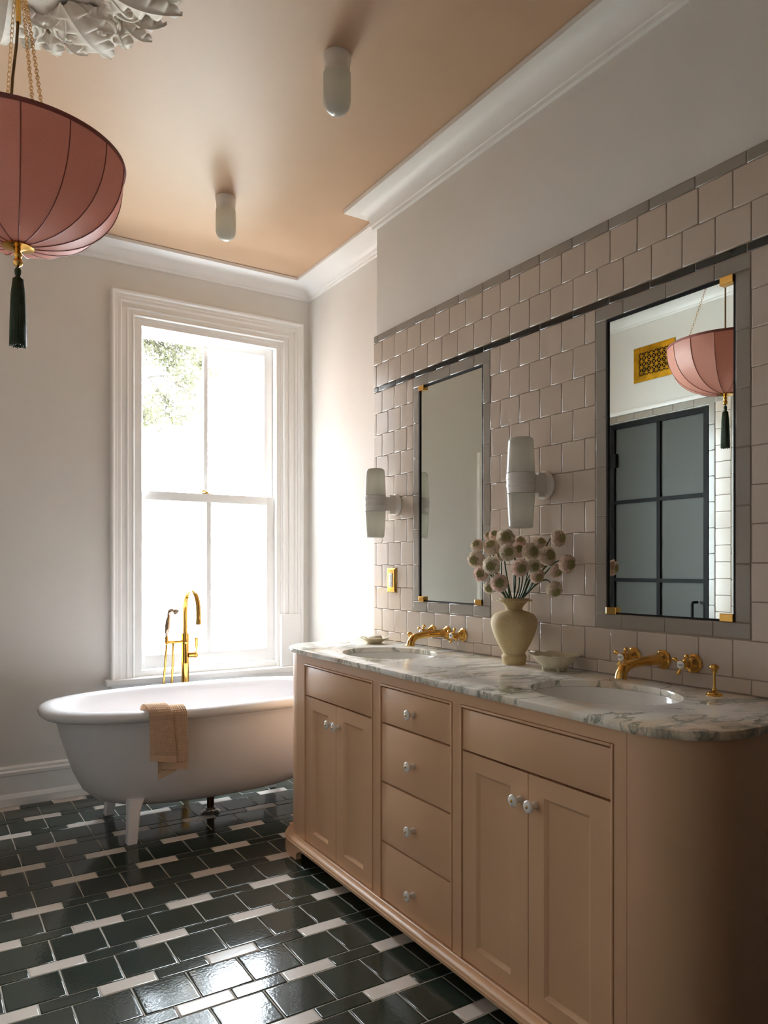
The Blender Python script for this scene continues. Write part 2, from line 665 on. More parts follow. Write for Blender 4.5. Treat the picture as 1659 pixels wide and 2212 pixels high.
# baseboards
bp = [(0, 0), (0.024, 0), (0.026, 0.012), (0.026, 0.040), (0.021, 0.050), (0.018, 0.058), (0.014, 0.062), (0.014, 0.155),
      (0.021, 0.160), (0.022, 0.176), (0.014, 0.184), (0.014, 0.196), (0.006, 0.205), (0, 0.205)]
for nm, path in (('baseboard_back', [(0.31, YW), (XA, YW)]), ('baseboard_alcove', [(XA, YW - 0.027), (XA, 3.15)]),
                 ('baseboard_left', [(XL, 1.25), (XL, 2.70)])):
    m = MB()
    m.sweep([(-o, z) for o, z in bp], path)
    struct(m.build(nm, 'trim', angle=25))


# ------------------------------------------------------------------ tiles
def tile_mesh(name, w, h, t, mat, c=0.004):
    """a tile lying in its own xy plane, centred, face at z = t, softly rounded edges"""
    m = MB()

    def ring(z, ins):
        return [(-w / 2 + ins, -h / 2 + ins, z), (w / 2 - ins, -h / 2 + ins, z), (w / 2 - ins, h / 2 - ins, z), (-w / 2 + ins, h / 2 - ins, z)]
    m.rings([ring(0, 0), ring(t - c * 0.55, 0), ring(t - c * 0.15, c * 0.3), ring(t, c), ring(t, c * 2.2)], cap0=False)
    me = bpy.data.meshes.new(name)
    me.from_pydata(m.v, [], m.f)
    me.materials.append(M[mat])
    me.polygons.foreach_set('use_smooth', [True] * len(me.polygons))
    return me


_tm = {}


def get_tile(name, w, h, t, mat, c=0.004):
    k = (name, round(w, 3), round(h, 3), t, mat)
    if k not in _tm:
        _tm[k] = tile_mesh(name, w, h, t, mat, c)
    return _tm[k]


RW = Matrix(((0, 0, -1), (-1, 0, 0), (0, 1, 0))).to_euler()     # tile on the right wall: faces -x, tile x runs along -y
RL = Matrix(((0, 0, 1), (1, 0, 0), (0, 1, 0))).to_euler()       # on the left wall: faces +x


def wall_tile(wall, name, mat, y0, y1, z0, z1, left=False, g=0.0015, t=0.0115):
    w, h = (y1 - y0) - 2 * g, (z1 - z0) - 2 * g
    if w < 0.006 or h < 0.006:
        return
    me = get_tile(name, w, h, t, mat, 0.0020)
    o = bpy.data.objects.new(name, me)
    COL.objects.link(o)
    o.parent = wall
    jit = Euler((random.uniform(-.0008, .0008), random.uniform(-.0008, .0008), 0)).to_matrix()
    o.rotation_euler = ((RL if left else RW).to_matrix() @ jit).to_euler()
    x = (XL + 0.0005) if left else XT + t + random.uniform(-.0002, .0002)
    o.location = (x, (y0 + y1) / 2, (z0 + z1) / 2)


YN = 0.49       # tiles built as far as here, towards the camera
MIR = ((2.273, 2.814), (1.181, 1.731))          # outer edges of the two grey frames
FZ0, FZ1 = 1.0505, 2.1195
FB = 0.0465
# mortar bed with the two recesses left open
bed = MB()
zb0, zb1 = 0.86, 2.4035
ys = [YN, MIR[1][0] + FB, MIR[1][1] - FB, MIR[0][0] + FB, MIR[0][1] - FB, YE - 0.001]
for a, b_, full in ((ys[0], ys[1], 1), (ys[1], ys[2], 0), (ys[2], ys[3], 1), (ys[3], ys[4], 0), (ys[4], ys[5], 1)):
    if full:
        bed.box(XT + 0.0022, XP + 0.001, a, b_, zb0, zb1)
    else:
        bed.box(XT + 0.0022, XP + 0.001, a, b_, zb0, FZ0 + FB)
        bed.box(XT + 0.0022, XP + 0.001, a, b_, FZ1 - FB, zb1)
bed.build('tile_grout', 'grout', wall_right)


def run(y0, y1, z0, z1, name, mat, phase, pitch, minw=0.0):
    k = math.floor((y0 - phase) / pitch)
    edges = [y0]
    y = phase + (k + 1) * pitch
    while y < y1 - 1e-4:
        if y > y0 + 1e-4:
            edges.append(y)
        y += pitch
    edges.append(y1)
    for a, b_ in zip(edges[:-1], edges[1:]):
        wall_tile(wall_right, name, mat, a, b_, z0, z1)


SQ, ODD, EVEN = 0.1087, 2.2125, 2.158
run(YN, YE, 2.3655, 2.403, 'grey_tile', 'grey', 2.639, 0.1606)
run(YN, YE, 2.256, 2.3655, 'pink_tile', 'pink', ODD, SQ)
run(YN, YE, 2.1465, 2.256, 'pink_tile', 'pink', EVEN, SQ)
run(YN, YE, 2.1205, 2.1465, 'black_tile', 'black', 2.6367, 0.1604)
zt = 2.1205
step = (2.1205 - 0.941) / 11
for r in range(11):
    z1_, z0_ = zt - r * step, zt - (r + 1) * step
    ph = ODD if r % 2 == 0 else EVEN
    segs = [(YN, MIR[1][0]), (MIR[1][1], MIR[0][0]), (MIR[0][1], YE)] if r < 10 else [(YN, YE)]
    for a, b_ in segs:
        run(a, b_, z0_, z1_, 'pink_tile', 'pink', ph, SQ)
run(YN, YE, 0.898, 0.941, 'pink_tile', 'pink', EVEN, SQ)
for (a, b_), ph in zip(MIR, (2.5365, 1.4535)):
    run(a, b_, FZ1 - FB, FZ1, 'grey_tile', 'grey', ph, 0.1625)
    run(a, b_, FZ0, FZ0 + FB, 'grey_tile', 'grey', ph + 0.004, 0.1625)
    zz = [FZ0 + FB + (FZ1 - FZ0 - 2 * FB) * i / 6 for i in range(7)]
    for i in range(6):
        wall_tile(wall_right, 'grey_tile', 'grey', a, a + FB, zz[i], zz[i + 1])
        wall_tile(wall_right, 'grey_tile', 'grey', b_ - FB, b_, zz[i], zz[i + 1])

# tiles round the shower door on the opposite wall
for i in range(8):
    wall_tile(wall_left, 'grey_tile', 'grey', 2.73 + i * 0.1606, min(4.0, 2.73 + (i + 1) * 0.1606), 2.314, 2.361, True)
for i in range(14):
    z0_ = i * 0.1675
    wall_tile(wall_left, 'grey_tile', 'grey', 2.897, 2.943, z0_, z0_ + 0.1675, True)
    wall_tile(wall_left, 'grey_tile', 'grey', 2.735, 2.785, z0_, z0_ + 0.1675, True)
    wall_tile(wall_left, 'grey_tile', 'grey', 3.787, 3.835, z0_, z0_ + 0.1675, True)
for i in range(22):
    wall_tile(wall_left, 'pink_tile', 'pink', 2.786, 2.896, i * 0.1072, (i + 1) * 0.1072, True)
m = MB()
m.cham(XL, XL + 0.018, 2.70, YW - 0.01, 2.362, 2.392, 0.004, 'x+')
struct(m.build('trim_4', 'trim'))

# floor tiles
PX, PY = 0.1640, 0.2209
X0F, T0F = 0.3790, 4.2535
floor_n = {'square_floor_tile': 0, 'dark_floor_strip': 0, 'white_floor_strip': 0}
rest = {'floor_dark': MB(), 'floor_white': MB()}


def floor_tile(name, mat, x0, x1, y0, y1):
    x0, x1, y1 = max(x0, XL), min(x1, XA), min(y1, YW)
    w, h = x1 - x0 - 0.0042, y1 - y0 - 0.0042
    if w < 0.01 or h < 0.01:
        return
    if y0 < 1.05:
        rest[mat].box(x0 + .002, x1 - .002, y0 + .002, y1 - .002, -0.002, 0.0)
        return
    me = get_tile(name, w, h, 0.0035, mat, 0.0030)
    o = bpy.data.objects.new(name, me)
    COL.objects.link(o)
    o.parent = floor
    o.location = ((x0 + x1) / 2, (y0 + y1) / 2, -0.0035 + random.uniform(-.0003, 0.0))
    o.rotation_euler = (random.uniform(-.0022, .0022), random.uniform(-.0022, .0022), random.choice((0, PI)))


for r in range(-1, 24):
    top = T0F - r * PY
    for k in range(-6, 12):
        xa = X0F + k * PX
        if xa > XA or xa + PX < XL:
            continue
        if r >= 0 and top - 0.160 > YB - 0.05:
            floor_tile('square_floor_tile', 'floor_dark', xa, xa + PX, top - 0.160, top)
        sa = xa + PX / 2
        # strip below this row; row 0's strip (y about 4.06) is white where k is even
        y1_ = top - 0.160
        y0_ = top - PY
        if y0_ > YB - 0.1:
            white = (k + r) % 2 == 0
            floor_tile('white_floor_strip' if white else 'dark_floor_strip', 'floor_white' if white else 'floor_dark', sa, sa + PX, y0_, y1_)
for k_, mb in rest.items():
    if mb.v:
        tag(mb.build('floor_tile_field', k_, floor, smooth=False), kind='stuff')

# ------------------------------------------------------------------ window
win = struct(empty('window_1', (0, 0, 0)))
XC = 1.52
m = MB()
for b in ((1.06, 1.092, YW - 0.004, YW + 0.15, 0.60, 2.69), (1.948, 1.98, YW - 0.004, YW + 0.15, 0.60, 2.69),
          (1.092, 1.948, YW - 0.004, YW + 0.15, 2.652, 2.69), (1.092, 1.948, YW + 0.02, YW + 0.15, 0.60, 0.655),
          (1.092, 1.100, YW - 0.003, 4.374, 0.656, 2.640), (1.940, 1.948, YW - 0.003, 4.374, 0.656, 2.640),
          (1.092, 1.948, YW - 0.003, 4.374, 2.640, 2.652)):
    m.box(*b)
m.build('jamb', 'trim', win)
cp = [(0, 0), (0, .036), (.004, .041), (.010, .043), (.016, .041), (.020, .036), (.022, .030), (.036, .030), (.040, .024), (.046, .026), (.054, .026),
      (.060, .020), (.064, .018), (.084, .018), (.087, .023), (.093, .024), (.097, .021), (.100, .014), (.118, .014), (.121, .019), (.127, .020), (.131, .016), (.134, .008), (.150, .008), (.150, 0)]
m = MB()
ox0, ox1, oz1, oz0 = 0.925, 2.115, 2.817, 0.622
rings = []
for (ex, ez, sx, sz) in ((ox0, oz0, 1, 0), (ox0, oz1, 1, -1), (ox1, oz1, -1, -1), (ox1, oz0, -1, 0)):
    rings.append([(ex + sx * w, YW - d, ez + sz * w) for w, d in cp])
m.rings(rings)
m.build('casing', 'trim', win, angle=25)
m = MB()
m.cham(1.962, 2.118, YW - 0.032, YW, 0.622, 0.955, 0.004, 'y-')
m.build('casing_block', 'trim', win)
m = MB()
m.cham(0.895, 2.150, 4.285, YW + 0.06, 0.588, 0.622, 0.008, 'y-')
m.build('sill', 'trim', win)
m = MB()
m.cham(0.93, 2.11, YW - 0.018, YW, 0.50, 0.588, 0.004, 'y-')
m.build('apron', 'trim', win)


def sash(name, x0, x1, z0, z1, gx0, gx1, gz0, gz1, y0, y1, mx0, mx1):
    m = MB()
    m.cham(x0, gx0, y0, y1, z0, z1, 0.003, 'y-')
    m.cham(gx1, x1, y0, y1, z0, z1, 0.003, 'y-')
    m.cham(gx0 - .002, gx1 + .002, y0, y1, z0, gz0, 0.003, 'y-')
    m.cham(gx0 - .002, gx1 + .002, y0, y1, gz1, z1, 0.003, 'y-')
    s = m.build(name, 'trim', win)
    m = MB()
    m.cham(mx0, mx1, y0 + 0.004, y1 - 0.004, gz0, gz1, 0.006, 'y-')
    m.build('glazing_bar', 'trim', s)
    for a, b_ in ((gx0, mx0), (mx1, gx1)):
        B('pane', 'glass', s, (a, b_, (y0 + y1) / 2 - 0.002, (y0 + y1) / 2 + 0.002, gz0, gz1), smooth=False)
    return s


sash('upper_sash', 1.094, 1.946, 1.650, 2.648, 1.128, 1.891, 1.700, 2.603, 4.420, 4.458, 1.494, 1.521)
low = sash('lower_sash', 1.094, 1.946, 0.660, 1.698, 1.130, 1.890, 0.739, 1.646, 4.378, 4.416, 1.497, 1.528)
m = MB()
m.box(1.470, 1.535, 4.385, 4.412, 1.698, 1.704)
m.lathe([(0.012, 0.0), (0.012, 0.008), (0.007, 0.012), (0, 0.012)], (1.503, 4.398, 1.704), 14)
m.tube([(1.50, 4.398, 1.712), (1.485, 4.392, 1.716), (1.468, 4.388, 1.713)], [0.004, 0.004, 0.006], 8)
m.build('sash_lock', 'brass', low)

# ------------------------------------------------------------------ shower door (seen in the mirror)
door = struct(empty('door_1', (0, 0, 0)))
dx0, dx1 = XL - 0.045, XL - 0.010
dy0, dy1, dz1 = 2.962, 3.765, 2.305
fw = 0.034
for b in ((dx0, dx1, dy0, dy0 + fw, 0.01, dz1), (dx0, dx1, dy1 - fw, dy1, 0.01, dz1), (dx0, dx1, dy0 + fw, dy1 - fw, dz1 - fw, dz1), (dx0, dx1, dy0 + fw, dy1 - fw, 0.01, 0.06)):
    B('door_frame', 'blackmetal', door, b)
dm = 3.348
zs = [0.06, 0.59, 1.16, 1.73, dz1 - fw]
B('glazing_bar', 'blackmetal', door, (dx0 + .004, dx1 - .002, dm - 0.014, dm + 0.014, 0.06, dz1 - fw))
for z in zs[1:-1]:
    B('glazing_bar', 'blackmetal', door, (dx0 + .004, dx1 - .003, dy0 + fw, dm - 0.014, z - 0.013, z + 0.013), (dx0 + .004, dx1 - .003, dm + 0.014, dy1 - fw, z - 0.013, z + 0.013))


def reeded_pane(y0, y1, z0, z1):
    m = MB()
    n = int((y1 - y0) / 0.0045)
    top, bot = [], []
    pts = []
    for i in range(n + 1):
        y = y0 + (y1 - y0) * i / n
        pts.append((dx0 + 0.016 + (0.0016 if i % 2 else 0), y))
    pts += [(dx0 + 0.011, y1), (dx0 + 0.011, y0)]
    m.prism(pts, z0, z1)
    m.build('pane', 'reeded', door, angle=70)


for a, b_ in zip(zs[:-1], zs[1:]):
    g0 = 0.0 if a == zs[0] else 0.013
    g1 = 0.0 if b_ == zs[-1] else 0.013
    reeded_pane(dy0 + fw, dm - 0.014, a + g0, b_ - g1)
    reeded_pane(dm + 0.014, dy1 - fw, a + g0, b_ - g1)
B('hinge', 'blackmetal', door, (dx0 - .002, dx1 + .012, dy1 - 0.055, dy1 + 0.022, 1.99, 2.09))
B('hinge', 'blackmetal', door, (dx0 - .002, dx1 + .012, dy1 - 0.055, dy1 + 0.022, 0.30, 0.40))
m = MB()
m.tube([(dx1, 3.04, 1.02), (dx1 + 0.05, 3.04, 1.02), (dx1 + 0.055, 3.04, 1.01), (dx1 + 0.055, 3.04, 0.72), (dx1 + 0.05, 3.04, 0.71), (dx1, 3.04, 0.71)], 0.009, 10)
m.build('handle', 'blackmetal', door)

# ------------------------------------------------------------------ vanity
KX = 0.024
PHI = math.atan(KX)
XV = 1.390
VF = 0.978
van = thing('vanity_cabinet', 'long dusty pink double vanity cabinet with rounded ends and white knobs, under the marble', 'cabinet', (XV, 2.0, 0), -PHI)


def vy(y):      # measured wall position -> local y on the cabinet front
    return y * VF - 2.0


def vz(z):
    return 1.25 + (z - 1.25) * VF


ZTOP = 0.878
yl, yr = 0.945, 1.129 - 2.0      # ends of the straight front
rl, rr = 0.190, 0.169
BACK = 0.515


def plan(off, back=BACK, n=12):
    """front outline from the left end at the wall round to the right end, pushed out by off"""
    pts = [(back, yl + rl + off)]
    for i in range(n + 1):
        a = PI / 2 + i / n * PI / 2
        pts.append((rl + (rl + off) * math.cos(a), yl + (rl + off) * math.sin(a)))
    for i in range(n + 1):
        a = PI + i / n * PI / 2
        pts.append((rr + (rr + off) * math.cos(a), yr + (rr + off) * math.sin(a)))
    pts.append((back, yr - rr - off))
    return pts


# end panels: left and right curved ends (thin shells)
def shell(pts_out, pts_in, z0, z1):
    m = MB()
    poly = pts_out + pts_in[::-1]
    m.prism(poly, z0, z1)
    return m


po, pi_ = plan(0), plan(-0.02)
nL = 14
shell(po[:nL], pi_[:nL], 0.062, ZTOP).build('end_panel', 'cab', van, angle=30)
shell(po[nL:], pi_[nL:], 0.062, ZTOP).build('end_panel', 'cab', van, angle=30)
m = MB()
m.box(0.03, BACK - 0.01, yr - 0.13, yl + 0.15, 0.070, 0.085)
m.box(BACK - 0.022, BACK - 0.012, yr - 0.13, yl + 0.15, 0.085, 0.70)
for y in (vy(2.307), vy(1.818)):
    m.box(0.03, BACK - 0.03, y - 0.009, y + 0.009, 0.085, 0.70)
m.build('carcass', 'cab', van)

op = [(vy(2.332), vy(2.933)), (vy(1.838), vy(2.283)), (vy(1.193), vy(1.799))]
zo0, zo1 = 0.083, vz(0.832)
m = MB()
fr = 0.022
seam = 0.0012
m.box(0, fr, yr + seam, op[2][0], 0.064, ZTOP)
m.box(0, fr, op[2][1], op[1][0], 0.064, ZTOP)
m.box(0, fr, op[1][1], op[0][0], 0.064, ZTOP)
m.box(0, fr, op[0][1], yl - seam, 0.064, ZTOP)
for a, b_ in op:
    m.box(0, fr, a, b_, zo1, ZTOP)
    m.box(0, fr, a, b_, 0.064, zo0 - 0.004)
m.build('face_frame', 'cab', van, smooth=False)
# bead round each opening
for a, b_ in op:
    m = MB()
    w, g = 0.009, 0.0016
    for (ya, yb, za, zb_) in ((a + g, a + w, zo0, zo1 - g), (b_ - w, b_ - g, zo0, zo1 - g), (a + w, b_ - w, zo1 - w, zo1 - g)):
        m.cham(-0.0035, 0.016, ya, yb, za, zb_, 0.0025, 'x-')
    m.build('bead', 'cab', van, angle=30)


def knob_on(parent, y, z):
    R = Matrix.Translation((0.0015, y, z)) @ Matrix.Rotation(-PI / 2, 4, 'Y')
    m = MB()
    m.lathe([(0.0095, 0.0), (0.0095, 0.004), (0.0068, 0.013), (0.0075, 0.020), (0.0150, 0.0235), (0.0172, 0.0265), (0.0165, 0.0300), (0.0110, 0.0325), (0.0, 0.0330)], n=20, mat=R)
    m.build('knob', 'ceramic', parent, angle=60)
    m = MB()
    m.lathe([(0.0042, 0.0315), (0.0042, 0.0340), (0.0025, 0.0355), (0, 0.0355)], n=10, mat=R)
    m.build('knob_screw', 'brass', parent, angle=60)


def shaker(y0, y1, z0, z1, py0, py1, pz0, pz1, ky, kz):
    m = MB()
    x0, x1 = 0.0018, 0.021
    # stiles, rails
    for b in ((y0, py0, z0, z1), (py1, y1, z0, z1), (py0, py1, z0, pz0), (py0, py1, pz1, z1)):
        m.box(x0, x1, *b)
    # sloped moulding down to the panel
    ins = 0.010
    m.rings([[(x0, py0, pz0), (x0, py1, pz0), (x0, py1, pz1), (x0, py0, pz1)],
             [(x0 + .002, py0 + ins * .3, pz0 + ins * .3), (x0 + .002, py1 - ins * .3, pz0 + ins * .3), (x0 + .002, py1 - ins * .3, pz1 - ins * .3), (x0 + .002, py0 + ins * .3, pz1 - ins * .3)],
             [(x0 + .009, py0 + ins, pz0 + ins), (x0 + .009, py1 - ins, pz0 + ins), (x0 + .009, py1 - ins, pz1 - ins), (x0 + .009, py0 + ins, pz1 - ins)]], cap0=False, cap1=True)
    d = m.build('door', 'cab', van, angle=25)
    knob_on(d, ky, kz)


gp = 0.0030
W_ = 0.009 + gp
zl = vz(0.692)
pz0, pz1 = vz(0.108), vz(0.638)
o1, o2, o3 = op
s1, s3 = vy(2.6335), vy(1.494)
shaker(s1 + gp / 2, o1[1] - W_, zo0, zl - gp, vy(2.705), vy(2.852), pz0, pz1, s1 + 0.030, vz(0.615) - 0.003)
shaker(o1[0] + W_, s1 - gp / 2, zo0, zl - gp, vy(2.410), vy(2.570), pz0, pz1, s1 - 0.030, vz(0.615) - 0.003)
shaker(s3 + gp / 2, o3[1] - W_, zo0, zl - gp, vy(1.566), vy(1.723), pz0, pz1, s3 + 0.030, vz(0.615) - 0.003)
shaker(o3[0] + W_, s3 - gp / 2, zo0, zl - gp, vy(1.270), vy(1.433), pz0, pz1, s3 - 0.030, vz(0.615) - 0.003)
for o_ in (o1, o3):
    m = MB()
    m.cham(0.0012, 0.021, o_[0] + W_, o_[1] - W_, zl + gp, zo1 - W_ - 0.001, 0.002, 'x-')
    m.build('false_drawer_front', 'cab', van)
zd = [zo1 - W_ - 0.001, vz(0.690), vz(0.4770), vz(0.2620), zo0]
kz = [vz(0.750), vz(0.576), vz(0.358), vz(0.141)]
ymid = (o2[0] + o2[1]) / 2
for i in range(4):
    m = MB()
    m.cham(0.0012, 0.021, o2[0] + W_, o2[1] - W_, zd[i + 1] + (gp if i < 3 else 0), zd[i] - (gp if i else 0), 0.002, 'x-')
    d = m.build('drawer', 'cab', van)
    knob_on(d, ymid, kz[i] + 0.004)
# plinth moulding and feet
pp = [(0.000, 0.079), (0.004, 0.0795), (0.007, 0.078), (0.0075, 0.0755), (0.016, 0.0765), (0.025, 0.0745), (0.031, 0.070), (0.033, 0.0655), (0.033, 0.0625), (0.0365, 0.0620), (0.0365, 0.0590), (0.035, 0.0585), (0.035, 0.050), (0.012, 0.050), (0.012, 0.060), (0.0, 0.060)]
m = MB()
# several outlines, ring by ring
outl = [plan(o_) for o_, z_ in pp]
rings = []
for i in range(len(outl[0])):
    rings.append([(outl[k][i][0], outl[k][i][1], pp[k][1]) for k in range(len(pp))])
m.rings(rings)
m.build('plinth', 'cab', van, angle=25)


def foot(side):
    out = plan(0.035)
    inn = plan(0.010)
    n = 14
    if side > 0:
        idx = list(range(1, n))
        tail = [(-0.035, yl - 0.020), (-0.035, yl - 0.060)]
        tin = [(-0.010, yl - 0.020), (-0.010, yl - 0.060)]
        po_ = [out[i] for i in idx] + tail
        pin = [inn[i] for i in idx] + tin
    else:
        idx = list(range(n, 2 * n - 1))
        tail = [(-0.035, yr + 0.060), (-0.035, yr + 0.020)]
        tin = [(-0.010, yr + 0.060), (-0.010, yr + 0.020)]
        po_ = tail + [out[i] for i in idx]
        pin = tin + [inn[i] for i in idx]
    m = MB()
    m.prism(po_ + pin[::-1], 0.0, 0.052)
    # quarter-round bracket towards the middle
    s = -1 if side > 0 else 1
    ye = (yl if side > 0 else yr) + s * 0.060
    R_ = 0.034
    poly = [(ye, 0.052), (ye, 0.0), (ye + s * 0.006, 0.0)]
    for i in range(9):
        a = i / 8 * PI / 2
        poly.append((ye + s * (0.006 + R_ * (1 - math.cos(a))), 0.008 + R_ * math.sin(a)))
    poly.append((ye + s * (0.006 + R_), 0.052))
    m.rings([[(-0.035, y, z) for y, z in poly], [(-0.010, y, z) for y, z in poly]])
    m.build('foot', 'cab', van, angle=30)


foot(1)
foot(-1)

# marble worktop (same slightly turned frame as the cabinet)
top = thing('marble_countertop', 'white marble countertop with green grey veins and rounded ends on the pink vanity', 'countertop', (XV, 2.0, 0), -PHI)
SINK = [(1.658, 2.578), (1.655, 1.447)]
SA, SB = 0.224, 0.183


def to_local(x, y):
    dx, dy = x - XV, y - 2.0
    return (dx * math.cos(PHI) - dy * math.sin(PHI), dx * math.sin(PHI) + dy * math.cos(PHI))


def counter():
    bm = bmesh.new()
    out = plan(0.016, 0.5)[1:-1]
    # back edge follows the tiled wall
    bl = to_local(XT - 0.001, 3.155)
    br = to_local(XT - 0.001, 0.945)
    out = [bl] + out + [br]

    def offs(poly, d):
        n = len(poly)
        res = []
        for i in range(n):
            p = Vector(poly[i])
            a = (p - Vector(poly[i - 1]))
            b_ = (Vector(poly[(i + 1) % n]) - p)
            a = a.normalized() if a.length > 1e-9 else b_.normalized()
            b_ = b_.normalized() if b_.length > 1e-9 else a
            n0, n1 = Vector((-a.y, a.x)), Vector((-b_.y, b_.x))
            mm = n0 + n1
            mm = mm / max(0.3, mm.dot(n0))
            res.append((p.x + mm.x * d, p.y + mm.y * d))
        return res

    def ell(c, a, b_, n=72):
        lx, ly = to_local(*c)
        return [(lx + b_ * math.cos(2 * PI * i / n), ly + a * math.sin(2 * PI * i / n)) for i in range(n)]
    zt_, zb_ = 0.898, ZTOP
    e = 0.003
    sgn = 1 if sum(out[i - 1][0] * out[i][1] - out[i][0] * out[i - 1][1] for i in range(len(out))) > 0 else -1
    loops = []
    loops.append([(offs(out, sgn * e), zt_), (offs(out, sgn * e * .3), zt_ - e * .3), (out, zt_ - e), (out, zb_ + e), (offs(out, sgn * e * .5), zb_)])
    for c in SINK:
        loops.append([(ell(c, SA + e, SB + e), zt_), (ell(c, SA + e * .3, SB + e * .3), zt_ - e * .3), (ell(c, SA, SB), zt_ - e), (ell(c, SA, SB), zb_ + .001), (ell(c, SA + .001, SB + .001), zb_)])
    for level in (0, -1):
        eds = []
        for lp in loops:
            poly, z = lp[level]
            vs = [bm.verts.new((x, y, z)) for x, y in poly]
            eds += [bm.edges.new((vs[i - 1], vs[i])) for i in range(len(vs))]
        bmesh.ops.triangle_fill(bm, use_beauty=True, use_dissolve=False, edges=eds)
    for lp in loops:
        n = len(lp[0][0])
        rr_ = [[bm.verts.new((x, y, z)) for x, y in poly] for poly, z in lp]
        for k in range(len(rr_) - 1):
            for i in range(n):
                bm.faces.new((rr_[k][i - 1], rr_[k][i], rr_[k + 1][i], rr_[k + 1][i - 1]))
    bmesh.ops.remove_doubles(bm, verts=bm.verts, dist=1e-5)
    bmesh.ops.recalc_face_normals(bm, faces=bm.faces)
    me = bpy.data.meshes.new('slab')
    bm.to_mesh(me)
    bm.free()
    link_mesh('slab', me, 'marble', top, 35)


counter()

# sinks
def sink(c, label):
    t = thing('undermount_sink', label, 'sink', (c[0], c[1], 0.74), -PHI, 'oval sinks under the marble')
    zr = ZTOP - 0.74 - 0.0005
    m = MB()
    prof = [(1.07, zr - 0.012), (1.07, zr), (1.0, zr), (0.985, zr - 0.006), (0.97, zr - 0.02), (0.93, zr - 0.05), (0.84, zr - 0.085), (0.66, zr - 0.115), (0.40, zr - 0.130), (0.12, zr - 0.135), (0.12, zr - 0.145),
            (0.42, zr - 0.140), (0.70, zr - 0.125), (0.88, zr - 0.095), (0.97, zr - 0.055), (1.0, zr - 0.02)]
    n = 64
    rings = [[(r * (SB) * math.cos(2 * PI * i / n), r * (SA) * math.sin(2 * PI * i / n), z) for i in range(n)] for r, z in prof]
    rings.append(rings[0])
    m.rings(rings, False, False)
    m.build('basin', 'ceramic', t, angle=50)
    m = MB()
    m.lathe([(0.0, zr - 0.150), (0.021, zr - 0.150), (0.021, zr - 0.131), (0.030, zr - 0.130), (0.028, zr - 0.127), (0.0, zr - 0.127)], n=20)
    m.build('drain', 'brass', t)


sink(SINK[0], 'oval white sink in the marble at the far end, by the soap dish')
sink(SINK[1], 'oval white sink in the marble at the near end, below the right mirror')

# ------------------------------------------------------------------ brass taps
def RX(p):      # a frame whose z runs out from the tiled wall (towards -x)
    return Matrix.Translation(p) @ Matrix.Rotation(-PI / 2, 4, 'Y')


def lettering(parent, word, loc, size, rot):
    cu = bpy.data.curves.new('lettering', 'FONT')
    cu.body = word
    cu.size = size
    cu.align_x = 'CENTER'
    cu.align_y = 'CENTER'
    cu.extrude = 0.0002
    tmp = bpy.data.objects.new('tmp_text', cu)
    COL.objects.link(tmp)
    dg = bpy.context.evaluated_depsgraph_get()
    me = bpy.data.meshes.new_from_object(tmp.evaluated_get(dg))
    bpy.data.objects.remove(tmp)
    bpy.data.curves.remove(cu)
    me.materials.clear()
    me.materials.append(M['ink'])
    o = bpy.data.objects.new('lettering', me)
    COL.objects.link(o)
    o.parent = parent
    o.location = loc
    o.rotation_euler = rot
    return o


def wall_faucet(yc, dh, label):
    t = thing('wall_faucet', label, 'faucet', (XT, yc, 0.968), 0, 'wall mounted brass faucets')
    m = MB()
    m.lathe([(0.029, 0.0005), (0.030, 0.004), (0.027, 0.008), (0.024, 0.010), (0.024, 0.014), (0.019, 0.020), (0.017, 0.024), (0, 0.024)], n=28, mat=RX((0, 0, 0)))
    m.build('spout_flange', 'brass', t, angle=50)
    m = MB()
    pts = [(-0.012, 0, 0), (-0.05, 0, 0.001), (-0.10, 0, 0.000), (-0.14, 0, -0.003), (-0.165, 0, -0.007), (-0.183, 0, -0.016), (-0.192, 0, -0.030), (-0.194, 0, -0.044)]
    m.tube(pts, [0.0175, 0.0165, 0.0145, 0.0135, 0.0145, 0.0165, 0.0165, 0.0175], 18)
    m.build('spout', 'brass', t, angle=60)
    for s, word in ((1, 'HOT'), (-1, 'COLD')):
        y = s * dh
        m = MB()
        m.lathe([(0.027, 0.0005), (0.028, 0.004), (0.025, 0.007), (0.022, 0.009), (0.022, 0.014), (0.016, 0.021), (0.012, 0.026), (0.010, 0.040), (0.0125, 0.043), (0.0125, 0.048), (0.010, 0.050), (0, 0.050)], n=26, mat=RX((0, y, 0)))
        hd = m.build('handle', 'brass', t, angle=50)
        m = MB()
        x = -0.057
        for k in range(4):
            a = PI / 4 * 0.62 + k * PI / 2
            d = Vector((0, math.cos(a), math.sin(a)))
            c = Vector((x, y, 0))
            m.tube([c + d * 0.004, c + d * 0.016, c + d * 0.022, c + d * 0.027, c + d * 0.033, c + d * 0.036], [0.0045, 0.0034, 0.0042, 0.0066, 0.0058, 0.002], 10)
        m.lathe([(0.0095, 0.045), (0.0135, 0.050), (0.0135, 0.062), (0.011, 0.065), (0, 0.065)], n=18, mat=RX((0, y, 0)))
        m.build('cross_handle', 'brass', hd, angle=50)
        m = MB()
        m.lathe([(0.0118, 0.0645), (0.0118, 0.0665), (0.0085, 0.0685), (0, 0.0690)], n=18, mat=RX((0, y, 0)))
        m.build('porcelain_button', 'ceramic', hd, angle=50)
        lettering(hd, word, (-0.0694, y, 0.0), 0.0075, (PI / 2, 0, -PI / 2))
    return t


wall_faucet(2.552, 0.108, 'brass wall faucet with cross handles above the far sink, under the left mirror')
wall_faucet(1.463, 0.108, 'brass wall faucet with cross handles above the near sink, under the right mirror')


